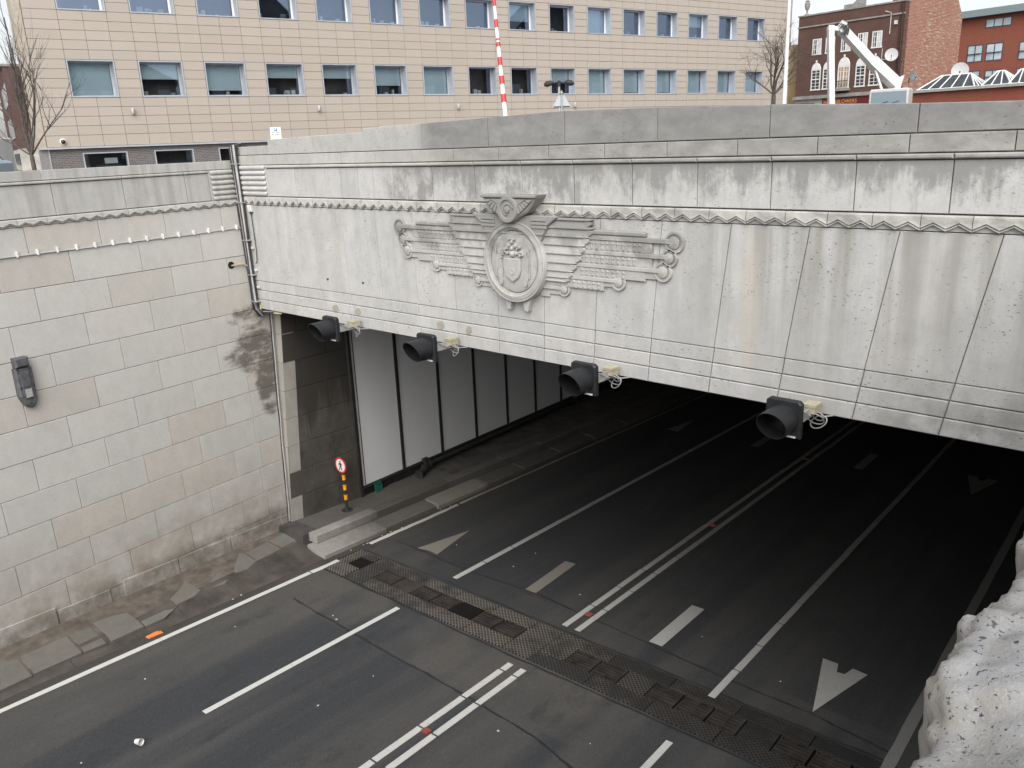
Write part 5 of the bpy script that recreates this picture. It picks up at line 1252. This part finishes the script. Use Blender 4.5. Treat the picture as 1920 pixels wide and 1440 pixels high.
for a0, a1, top in ((7.84, 8.80, 5.62), (6.75, 7.60, 5.62), (4.95, 6.10, 5.86), (3.43, 4.36, 5.66), (2.10, 3.06, 5.66)):
    zs_ = 5.05 if a0 != 4.95 else 5.10; ac = (a0 + a1) / 2; rw = (a1 - a0) / 2; rh = top - zs_
    w_ = sash(a0, a1, 3.30, zs_, 2 if a0 != 4.95 else 4, 6 if a0 != 4.95 else 4, mid=4.2 if a0 != 4.95 else None, curt=M_ocurt if a0 == 4.95 else None)
    b = MB(); PBp([(a0, zs_), (a1, zs_)] + [(ac + rw * math.cos(math.pi * k / 12), zs_ + rh * math.sin(math.pi * k / 12)) for k in range(13)][1:-1], 0.0, 0.06, b, 0.02); b.build('tympanum', M_white, w_)
    b = MB(); b.box(PB, ac - .06, ac + .06, top + .02, top + .22, 0, .08); b.build('keystone', M_white, w_)
b = MB(); b.box(PB, 4.8, 6.3, 3.02, 3.2, 0.0, 0.55); b.build('balcony_slab', M_stoneband, pub)
b = MB()
for k in range(13): b.tube([PB(4.85 + k * 0.117, 3.2, 0.5), PB(4.85 + k * 0.117, 3.85, 0.5)], 0.02, 4)
b.tube([PB(4.82, 3.85, .5), PB(6.28, 3.85, .5)], 0.03, 5); b.build('balcony_rail', M_dark, pub)
b = MB(); b.box(PB, 0.9, 7.45, 1.78, 2.44, 0.0, 0.12); sgn = b.build('sign_fascia', M_maroon, pub)
fc = bpy.data.curves.new('sign_text', 'FONT'); fc.body = 'HORNBLOWERS'; fc.size = 0.50; fc.extrude = 0.01; fc.space_character = 1.12
to = bpy.data.objects.new('sign_text', fc); col.objects.link(to); bpy.context.view_layer.update()
tm = bpy.data.meshes.new_from_object(to.evaluated_get(bpy.context.evaluated_depsgraph_get())); bpy.data.objects.remove(to)
xs = [v.co.x for v in tm.vertices]; sx_ = 3.25 / (max(xs) - min(xs)); x0_ = min(xs)
for v in tm.vertices:
    p = PB(7.25 - (v.co.x - x0_) * sx_, 1.96 + v.co.y * 0.95, 0.125 + v.co.z); v.co = p - WLOC[sgn.name]
tm.materials.append(M_gold); lt = bpy.data.objects.new('sign_lettering', tm); col.objects.link(lt); lt.parent = sgn
# narrow yellow brick house beside the pub
M_ybrick = brickmat('yellow_brick', UA, (0.42, 0.30, 0.14), (0.34, 0.23, 0.12), (0.25, 0.2, 0.14), blot=0.5)
yh = thing('yellow_brick_house', PB(11.5, GZ, -1), 'narrow yellow brick house seen between the bare tree and the brown pub', 'building')
b = MB(); b.box(PB, 10.6, 14.5, GZ, 7.6, -9, -1.6); b.build('wall', M_ybrick, yh)
b = MB(); b.box(PB, 11.05, 11.5, 7.6, 8.7, -4, -3.5); b.build('chimney', plain('dark_red_chimney', (0.12, 0.04, 0.035), 0.8), yh)
# satellite dishes
M_dish = plain('dish_grey', (0.46, 0.46, 0.46), 0.5, 0.3, var=0.08)
def dish(p, r, look, lab, m=M_dish):
    t = thing('satellite_dish', p, lab, 'satellite dish', 'satellite dishes near the pub')
    look = Vector(look).normalized(); prof = [(0.002, 0.0)] + [(r * q, 0.18 * r * q * q) for q in (.3, .6, .85, 1.0)] + [(r * 1.0, 0.18 * r - .03)] + [(r * q, 0.18 * r * q * q - .03) for q in (.85, .5)] + [(0.002, -0.03)]
    b = MB(); b.lathe(p, look, prof, 24); b.build('reflector', m, t)
    fp = Vector(p) + look * r * 0.9 - Zv * r * 0.35
    b = MB(); b.tube([Vector(p) - Zv * r * 0.92 + look * .1, fp], 0.02, 5); b.tube([fp - look * .06, fp + look * .08], 0.05, 8); b.build('feed_arm', M_dark, t)
    b = MB(); b.tube([Vector(p) - look * .03, Vector(p) - look * .45, Vector(p) - look * .45 - Zv * r], 0.035, 6); b.build('mount', M_dark, t)
dish(PB(0.60, 5.54, 1.0), 0.52, (0.35, -1, 0.18), 'pale round satellite dish on the corner of the brown pub')
dish(dep(1800, 133, 60.5), 0.58, (0.25, -1, 0.22), 'largest pale satellite dish standing above the roof lanterns')
dish(dep(1712, 144, 66), 0.36, (0.9, -0.6, 0.25), 'small dark grey satellite dish low on the brick gable', plain('dish_dark', (0.16, 0.165, 0.17), 0.5))
# modern red-brick block at the right
M_mred = brickmat('new_red_brick', UA, (0.235, 0.075, 0.050), (0.27, 0.09, 0.058), (0.22, 0.09, 0.065), blot=0.15)
mb0 = dep(1815, 100, 92); MBF = Frame((mb0.x, mb0.y, 0), UA, (0, 0, 1), UN)
def mh(px, py, c=0.0):
    w = hit(px, py, MBF.o + UN * c, UN) - MBF.o; return w.dot(UA), w.z
blk = thing('brick_block', MBF(0, GZ, 0), 'modern red brick block with grey eaves and wide windows at the top right', 'building')
zt = mh(1860, 30)[1]; al = mh(1812, 100)[0]
b = MB(); b.box(MBF, -24, al + 2.5, GZ, zt, -10, 0.0); b.build('wall', M_mred, blk)
M_eave = plain('grey_eaves', (0.19, 0.235, 0.25), 0.5, 0.4, var=0.06)
z1 = mh(1860, 14)[1]; b = MB(); b.box(MBF, -24.5, al + 1.2, zt + 0.05, zt + 0.75, -10.5, 0.9); b.build('eaves', M_eave, blk)
M_wfr = plain('dark_blue_frame', (0.05, 0.055, 0.09), 0.5); M_pw = plain('pale_window_glass', (0.42, 0.49, 0.51), 0.15, 0.6, var=0.25, sc=0.8)
for x0, y0, x1, y1, n in ((1849, 36, 1898, 45, 3), (1815, 86, 1844, 118, 2), (1850, 82, 1882, 115, 2), (1810, 134, 1838, 154, 2), (1847, 132, 1876, 156, 2), (1912, 78, 1945, 112, 2), (1906, 128, 1938, 150, 2)):
    A0, Zt = mh(x0, y0); A1, _ = mh(x1, y0); _, Zb = mh(x0, y1)
    if n == 3: Zb = mh(1849, 53)[1]; Zt = mh(1849, 36)[1]
    fr = MB(); t = 0.10
    for (p0, p1, q0, q1) in ((A1, A0, Zt - t, Zt), (A1, A0, Zb, Zb + t), (A0 - t, A0, Zb + t, Zt - t), (A1, A1 + t, Zb + t, Zt - t)): fr.box(MBF, p0, p1, q0, q1, -0.1, 0.03)
    for k in range(1, n): xm = A0 + (A1 - A0) * k / n; fr.box(MBF, xm - .05, xm + .05, Zb + t, Zt - t, -0.1, 0.03)
    w_ = fr.build('window', M_wfr, blk); b = MB(); b.box(MBF, A1 + t, A0 - t, Zb + t, Zt - t, 0.004, 0.012); b.build('pane', M_pw, w_)
    if n == 2: b = MB(); zm = Zb + (Zt - Zb) * 0.48; b.box(MBF, A1 + t, A0 - t, zm - .03, zm + .03, 0.013, 0.2); b.build('balcony_bar', M_wfr, w_)
# low brick building with glass roof lanterns
LO = dep(1800, 180, 58); LB = Frame((LO.x, LO.y, 0), UA, (0, 0, 1), UN)
def lh(px, py):
    w = hit(px, py, LB.o, UN) - LB.o; return w.dot(UA), w.z
ez = lh(1820, 164)[1]
low = thing('low_brick_building', LB(0, GZ, 0), 'low red brick building with three white-framed glass roof lanterns', 'building')
b = MB(); b.box(LB, -16, lh(1706, 175)[0], GZ, ez - .12, -9, 0.0); b.build('wall', brickmat('low_red_brick', UA, (0.22, 0.07, 0.045), (0.25, 0.08, 0.052), (0.25, 0.1, 0.08)), low)
b = MB(); b.box(LB, -16.3, lh(1701, 175)[0], ez - .12, ez + 0.06, -9.2, 0.28); b.build('eaves', plain('grey_gutter', (0.30, 0.31, 0.30), 0.6), low)
M_sky_g = plain('lantern_glass', (0.05, 0.06, 0.065), 0.1, 0.7, var=0.4, sc=1.5)
for (xa, xb_, xr0, xr1, yt) in ((1716, 1824, 1745, 1800, 147), (1836, 1892, 1850, 1862, 147), (1886, 1925, 1893, 1902, 146)):
    a0 = lh(xa, 166)[0]; a1 = lh(xb_, 162)[0]; r0 = lh(xr0, yt)[0]; r1 = lh(xr1, yt)[0]; rz = ez + 1.0; dpt = 2.6
    P0, P1, P2, P3 = LB(a0, ez + .06, -0.25), LB(a1, ez + .06, -0.25), LB(a1, ez + .06, -0.25 - dpt), LB(a0, ez + .06, -0.25 - dpt); R0, R1 = LB(r0, rz, -0.25 - dpt / 2), LB(r1, rz, -0.25 - dpt / 2)
    b = MB(); b.add([P0, P1, P2, P3, R0, R1], [(0, 1, 5, 4), (1, 2, 5), (2, 3, 4, 5), (3, 0, 4)]); ln = b.build('roof_lantern', M_sky_g, low)
    b = MB()
    for p, q in ((P0, R0), (P1, R1), (P2, R1), (P3, R0), (R0, R1), (P0, P1), (P1, P2)): b.tube([p, q], 0.055, 5)
    n = max(2, round((P1 - P0).length / 0.75))
    for k in range(1, n): t = k / n; b.tube([P0.lerp(P1, t), R0.lerp(R1, min(1, max(0, (t - .15) / .7)))], 0.045, 5)
    for k in range(1, 4): b.tube([P1.lerp(P2, k / 4), R1], 0.045, 5)
    b.build('glazing_bars', M_white, ln)

# ================================================================== BOOM LIFT
M_boom = plain('white_boom_paint', (0.52, 0.52, 0.51), 0.45, 0.4, var=0.06, sc=2, dirt=((0.40, 0.39, 0.36), 0.4))
D = 50.0
lift = thing('boom_lift', dep(1666, 250, D), 'white truck-mounted boom lift with its folded arm raised behind the parapet', 'boom lift')
def beam(p, q, w, h, m, name, taper=1.0):
    p, q = Vector(p), Vector(q); t = (q - p).normalized(); sd = f_.cross(t).normalized(); dp = t.cross(sd).normalized()
    b = MB(); vs_ = []
    for o, k in ((p, 1.0), (q, taper)):
        for s1, s2 in ((-1, -1), (1, -1), (1, 1), (-1, 1)): vs_.append(o + sd * s1 * w / 2 * k + dp * s2 * h / 2 * k)
    b.add(vs_, [(0, 1, 2, 3), (7, 6, 5, 4), (0, 4, 5, 1), (1, 5, 6, 2), (2, 6, 7, 3), (3, 7, 4, 0)]); return b.build(name, m, lift)
beam(dep(1557.5, 49, D), dep(1558.5, 205, D), 0.34, 0.34, M_boom, 'jib', 0.95)
beam(dep(1552, 53, D), dep(1579, 57, D), 0.26, 0.32, M_boom, 'jib_elbow')
b = MB(); kp = dep(1580, 57, D); kx = (r_ * 1.0)
b.tube([kp - f_ * .25, kp + f_ * .25], 0.28, 12); b.tube([dep(1576, 42, D), dep(1586, 48, D)], 0.16, 8); b.tube([dep(1572, 47, D), dep(1578, 56, D)], 0.10, 8); b.build('knuckle', M_boom, lift)
b = MB()
for k in range(5):
    pts = [dep(1572 + 3 * k, 50 + (k % 2) * 3, D - .3), dep(1578 + 3 * k, 44 + k, D - .4), dep(1584 + 2 * k, 56, D - .42), dep(1577 + 3 * k, 64 + (k % 3), D - .38)]
    b.tube(pts, 0.035, 5)
b.build('hoses', M_blk, lift)
beam(dep(1583, 60, D), dep(1645, 128, D), 0.46, 0.5, M_boom, 'upper_boom'); beam(dep(1636, 117, D), dep(1682, 160, D), 0.60, 0.60, M_boom, 'lower_boom')
beam(dep(1641, 132, D - .1), dep(1653, 168, D - .1), 0.12, 0.12, M_boom, 'lift_cylinder')
b = MB(); b.prism(Frame(dep(1680, 165, D), r_, -d_, -f_), [(-0.25, -0.25), (0.12, -0.25), (0.42, 0.72), (0.18, 0.62), (-0.1, 0.35)], -0.25, 0.25, cham=0.03); b.build('turret', M_boom, lift)
CF = Frame(dep(1666, 181.5, D - .8), Vector((0.985, 0.17, 0)), (0, 0, 1), Vector((0.17, -0.985, 0)))
b = MB(); wv, ht, hb = 1.08, 0.46, -1.9
b.prism(CF, [(-wv * 1.02, hb), (wv * 1.02, hb), (wv * 1.0, ht - .1), (wv * .93, ht), (-wv * .93, ht), (-wv * 1.0, ht - .1)], -1.7, 0.0, cham=0.05); b.build('cab', M_boom, lift)
b = MB(); b.prism(CF, [(-wv * .91, -0.45), (wv * .91, -0.45), (wv * .89, ht - .16), (-wv * .89, ht - .16)], 0.0, 0.02, cham=0.01); b.build('windscreen', Mat('windscreen_glass', 0.06, 0.9).colr((0.17, 0.225, 0.26)).m, lift)
b = MB(); b.tube([CF(-.5, -.42, .04), CF(0.0, -.25, .04)], .018, 5); b.tube([CF(.1, -.42, .04), CF(.6, -.25, .04)], .018, 5); b.build('wiper', M_blk, lift)
b = MB(); b.box(CF, -1.05, 1.05, -2.2, -1.3, -6.5, -1.75); b.build('chassis', M_dark, lift)
for sx in (-1, 1):
    for cz in (-1.0, -5.4):
        b = MB(); o = CF(sx * 0.95, -2.25, cz); b.lathe(o - CF.ua * .14, CF.ua, [(0.2, 0), (0.42, 0.0), (0.46, .05), (0.46, .23), (0.42, .28), (0.2, .28)], 18); b.build('wheel', M_blk, lift)

# ================================================================== STREET FURNITURE BEHIND THE PARAPET
def ground_at(px, py, D):
    p = dep(px, py, D); return Vector((p.x, p.y, GZ))
# raised barrier pole
p0, p1 = dep(947.5, 216, 21), dep(923, -30, 21)
bp = thing('barrier_pole', p0, 'slender raised barrier pole banded red and white in front of the office building', 'barrier')
b = MB(); b.tube([p0 + (p0 - p1).normalized() * 1.0, p1], [0.066, 0.036], 10); b.build('pole', M_sw, bp)
dv = p1 - p0
for k, (y0, y1) in enumerate(((0, 12), (37, 52), (73, 76), (80, 88), (108, 123), (143, 158), (177, 192))):
    t0 = (216 - y1) / 246; t1 = (216 - y0) / 246; ra = 0.066 - 0.03 * (t0 + t1) / 2 + .004
    MB().tube([p0 + dv * t0, p0 + dv * t1], ra + 0.002, 10).build('red_band', M_red, bp)
pb0 = p0 + (p0 - p1).normalized() * 1.0
MB().box(Frame((pb0.x, pb0.y, 0), (1, 0, 0), (0, 1, 0), (0, 0, 1)), -.2, .2, -.2, .2, GZ, pb0.z + .1).build('drive_housing', M_dark, bp)
# twin-head street lamp and the back of a triangular sign
lp = dep(1048, 156, 42); lg = Vector((lp.x, lp.y, GZ))
sl_ = thing('street_lamp', lg, 'twin-headed street lamp with dark lamp heads on a pale post before the office facade', 'street lamp')
MB().tube([lg, Vector((lp.x, lp.y, lp.z + .1))], [0.08, 0.055], 10).build('post', M_galv, sl_)
hx = Vector((0.82, 0.57, 0)).normalized()
b = MB(); b.tube([lp - Zv * .16, lp + Zv * .12], 0.085, 10); b.tube([lp - hx * .35 + Zv * .03, lp + hx * .35 + Zv * .03], 0.03, 6); b.build('bracket', M_dark, sl_)
for s in (-1, 1):
    b = MB(); b.tube([lp + hx * s * .28 + Zv * .03, lp + hx * s * .42 + Zv * .03, lp + hx * s * .62 - Zv * .02, lp + hx * s * .76 - Zv * .06], [0.05, 0.14, 0.15, 0.07], 10); b.build('lamp_head', M_dark, sl_)
ts = dep(1053, 187, 38); tg = Vector((ts.x, ts.y, GZ))
tr = thing('triangular_sign', tg, 'pale grey back of a triangular road sign on a post below the street lamp', 'sign')
TF = Frame(ts, r_, Zv, (Zv.cross(r_)).normalized() * -1)
tf = Vector((r_.x, r_.y, 0)).normalized(); TF = Frame(ts, tf, Zv, Vector((tf.y, -tf.x, 0)))
b = MB(); b.prism(TF, [(-.36, -.34), (.36, -.34), (.40, -.29), (.05, .35), (-.05, .35), (-.40, -.29)], -0.02, 0.0, cham=0.005); b.build('plate', plain('sign_back_grey', (0.40, 0.44, 0.46), 0.4, 0.5, var=.05), tr)
b = MB(); b.tube([TF(0, -.7, .05), TF(0, .40, .05)], 0.035, 8); b.tube([tg + Vector((TF.un.x * .05, TF.un.y * .05, 0)), TF(0, -.7, .05)], 0.035, 8); b.build('post', M_galv, tr)
b = MB(); b.box(TF, -.36, .36, -.32, -.28, 0.002, .03); b.box(TF, -.1, .1, .24, .28, 0.002, .06); b.build('clip', M_dark, tr)
# parking sign
ps = dep(517, 251, 30); pf = Frame(ps, tf, Zv, Vector((tf.y, -tf.x, 0)))
pk = thing('parking_sign', Vector((ps.x, ps.y, GZ)), 'small white parking sign with a blue P panel above the portal coping', 'sign')
MB().prism(pf, rect(-.195, .195, -.30, .23), -0.012, 0.0, cham=0.004).build('plate', M_sw, pk)
M_pblue = plain('parking_blue', (0.02, 0.12, 0.33), 0.4, 0.5, var=.05)
MB().prism(pf, rect(-.055, .06, .085, .205), 0.001, 0.004, back=False).build('blue_panel', M_pblue, pk)
b = MB(); b.prism(pf, rect(-.022, -.002, .10, .195), 0.004, 0.006, back=False)
b.prism(pf, [(-.002, .195), (-.002, .175), (.014, .175), (.014, .16), (-.002, .16), (-.002, .143), (.024, .143), (.034, .155), (.034, .183), (.024, .195)], 0.004, 0.006, back=False); b.build('letter', M_sw, pk)
b = MB()
for z, segs_ in ((.045, ((-.13, -.03), (.0, .15))), (-.02, ((-.14, -.05), (-.02, .12))), (-.085, ((-.02, .02),)), (-.14, ((-.08, -.02), (.02, .1)))):
    for a0, a1 in segs_: b.prism(pf, rect(a0, a1, z - .009, z + .009), 0.001, 0.003, back=False)
b.build('small_print', M_dark, pk)
MB().tube([Vector((ps.x, ps.y, GZ)) - pf.un * .04, ps - pf.un * .04], 0.03, 8).build('post', M_galv, pk)
# flagpole
fp = dep(1470.5, 192, 46); ft = dep(1480, -40, 46)
fl_ = thing('flagpole', Vector((fp.x, fp.y, GZ)), 'tall white flagpole beside the right end of the office building', 'flagpole')
MB().tube([Vector((fp.x, fp.y, GZ)), fp, Vector((fp.x, fp.y, ft.z))], [0.12, 0.11, 0.07], 12).build('pole', M_sw, fl_)
MB().lathe(Vector((fp.x, fp.y, GZ)), Zv, [(0.3, 0), (0.3, .1), (0.18, .25)], 14).build('base_collar', M_galv, fl_)
MB().lathe(Vector((fp.x, fp.y, ft.z)), Zv, [(0.10, 0), (0.15, .08), (0.15, .18), (0.002, .3)], 12).build('finial', M_galv, fl_)
# low dark slab just behind the coping
a_ = hit(1440, 195, Vector((0, 13.2, 0)), Vector((0, 1, 0))); e_ = hit(1508, 190, Vector((0, 13.2, 0)), Vector((0, 1, 0)))
MB().box(Frame((0, 13.2, 0), (1, 0, 0), (0, 0, 1), (0, -1, 0)), a_.x, e_.x, GZ, e_.z - 0.02, -0.4, 0.0).build('stone_slab', plain('dark_slab', (0.10, 0.10, 0.098), 0.9, var=.2), label='low dark stone slab behind the coping beside the flagpole foot', cat='slab')

# ================================================================== BARE TREES
M_bark = plain('winter_bark', (0.105, 0.088, 0.078), 0.9, 0.15, var=0.3, sc=8)
def tree(name, base, forkz, stems, seed, lab, r0, depth, spread, upb=0.35):
    random.seed(seed); t = thing(name, base, lab, 'tree')
    base = Vector(base); fork = Vector((base.x, base.y, forkz))
    MB().tube([base - Zv * .1, base.lerp(fork, .5), fork], [r0 * 1.25, r0 * 1.05, r0], 9).build('trunk', M_bark, t)
    bb = MB()
    def grow(p, d, L, r, lv):
        n = 4 if lv < 2 else 3; pts = [p]; rr = [r]; dd = d.copy()
        for k in range(n):
            dd = (dd + Vector((random.gauss(0, .14), random.gauss(0, .14), random.gauss(0.05, .10)))).normalized()
            pts.append(pts[-1] + dd * L / n); rr.append(r * (1 - 0.72 * (k + 1) / n))
        bb.tube(pts, rr, 5 if lv < 2 else 3, cap=False)
        if lv >= depth: return
        nb = (6, 5, 4, 3)[min(lv, 3)]
        for k in range(nb):
            f = random.uniform(.22, .97); i = min(int(f * n), n - 1); q = pts[i].lerp(pts[i + 1], f * n - i)
            ax = Vector((random.gauss(0, 1), random.gauss(0, 1), random.gauss(0, .5))); ax = (ax - dd * ax.dot(dd)).normalized()
            nd = (dd * random.uniform(.7, 1.0) + ax * random.uniform(spread * .6, spread) + Zv * upb * random.uniform(0, .6)).normalized()
            grow(q, nd, L * random.uniform(.38, .62), max(rr[i] * .55, 0.006), lv + 1)
    for d, L, r in stems: grow(fork, Vector(d).normalized(), L, r, 0)
    bb.build('branches', M_bark, t)
tb = ground_at(67, 330, 30)
R_ = Vector((r_.x, r_.y, 0)).normalized(); F_ = Vector((f_.x, f_.y, 0)).normalized()
fz = dep(67, 292, 30).z
def dv_(x, z, y=0): return R_ * x + F_ * y + Zv * z
tree('bare_tree', tb, fz, [(dv_(-.28, 1, .1), 3.3, .042), (dv_(-.10, 1, -.1), 4.0, .046), (dv_(-.5, 1, -.05), 3.0, .034), (dv_(.12, 1, .15), 4.6, .055), (dv_(.42, 1, -.1), 3.2, .042), (dv_(.75, 1, .1), 2.7, .036), (dv_(-.8, 1, .2), 2.3, .028), (dv_(.25, 1, -.2), 3.0, .034), (dv_(-.2, 1, .3), 3.2, .03)], 3,
     'bare many-stemmed tree before the left end of the tan office building', 0.075, 2, 0.5)
tb = ground_at(1450, 195, 48); fz = dep(1450, 178, 48).z
tree('bare_tree', tb, fz, [(dv_(-.55, 1, .1), 2.7, .07), (dv_(-.15, 1, .2), 3.1, .08), (dv_(.25, 1, -.2), 3.0, .075), (dv_(.65, 1, .1), 2.7, .06), (dv_(-.95, .8, -.2), 2.2, .05), (dv_(1.0, .8, .1), 2.1, .05), (dv_(.05, 1, -.3), 2.8, .06)], 8,
     'bare round-headed tree beside the white flagpole', 0.13, 3, 0.8)

# ================================================================== FAR LEFT: brick block, van and car
fb0 = dep(36, 290, 72); FBF = Frame((fb0.x, fb0.y, 0), Vector((-0.96, 0.28, 0)).normalized(), (0, 0, 1), Vector((-0.28, -0.96, 0)).normalized())
fbk = thing('dark_brick_block', FBF(5, GZ, 0), 'dark red brick block at the far left edge behind the bare tree', 'building')
b = MB(); b.box(FBF, 0.0, 22, 0.9, 7.6, -12, 0); b.build('wall', brickmat('dark_red_brick', FBF.ua, (0.11, 0.05, 0.045), (0.14, 0.06, 0.05), (0.12, 0.09, 0.085)), fbk)
b = MB(); b.box(FBF, 0.0, 22, GZ, 0.9, -12, -0.05); b.build('shopfront', plain('pale_shopfront', (0.42, 0.40, 0.36), 0.7, var=.3, sc=1), fbk)
b = MB(); b.box(FBF, -0.1, 22, 7.6, 7.8, -12, 0.15); b.build('coping', M_stoneband, fbk)
for k in range(5):
    for z in (1.8, 4.6):
        a = 0.8 + k * 2.4; w_ = MB().box(FBF, a, a + 1.2, z, z + 1.7, -.1, 0.04).build('window', M_alud, fbk)
        MB().box(FBF, a + .1, a + 1.1, z + .1, z + 1.6, 0.041, 0.05).build('pane', M_winglass, w_)
for k in range(5): MB().box(FBF, 0.4 + k * 2.3, 2.2 + k * 2.3, GZ + .5, .5, -.05, 0.02).build('shop_window', M_winglass, fbk)
def vehicle(name, p, yaw, L, W, H, prof, lab, cat, mbody):
    t = thing(name, p, lab, cat); ux = Vector((math.cos(yaw), math.sin(yaw), 0)); uy = Vector((-ux.y, ux.x, 0)); F = Frame(p, ux, Zv, -uy)
    b = MB(); b.prism(F, [(x * L, z * H) for x, z in prof], -W / 2, W / 2, cham=0.08); b.build('body', mbody, t)
    xs_ = [pt for pt in prof if pt[1] > .55]
    b = MB()
    for s in (-1, 1):
        c = s * (W / 2 + .004); x0, x1 = min(q[0] for q in xs_) + .06, max(q[0] for q in xs_) - .08
        vs_ = [F(x0 * L, .62 * H, c), F(x1 * L, .62 * H, c), F((x1 - .07) * L, .90 * H, c * .97), F((x0 + .05) * L, .90 * H, c * .97)]
        b.add(vs_, [(0, 1, 2, 3)])
    b.build('side_windows', M_winglass, t)
    for sx in (.2, .8):
        for s in (-1, 1):
            b = MB(); o = F(sx * L, .32, s * (W / 2 - .1)); b.lathe(o - uy * .11, uy, [(0.08, 0), (0.28, 0), (.32, .04), (.32, .18), (.28, .22), (.08, .22)], 16); b.build('wheel', M_blk, t)
    for s in (-1, 1): MB().box(F, -.01, .03, .55 * H * .8, .55 * H, s * W * .4 - .12, s * W * .4 + .12).build('headlight', M_lab, t)
vp_ = ground_at(-128, 326, 42)
vehicle('parked_car', vp_, 0.5, 4.2, 1.75, 1.45, [(0, .18), (1, .18), (1, .55), (.97, .62), (.86, .66), (.72, .98), (.40, 1.0), (.25, .68), (.03, .60), (0, .5)], 'pale blue-grey car parked beyond the wall at far left', 'car', plain('car_paint', (0.36, 0.42, 0.50), 0.3, 0.6, .2, .05))
vp_ = ground_at(-135, 300, 52)
vehicle('white_van', vp_, 0.6, 5.2, 2.0, 2.3, [(0, .15), (1, .15), (1, .96), (.97, 1.0), (.30, 1.0), (.17, .60), (.02, .5), (0, .4)], 'white van parked beyond the wall at the far left edge', 'van', M_boom)
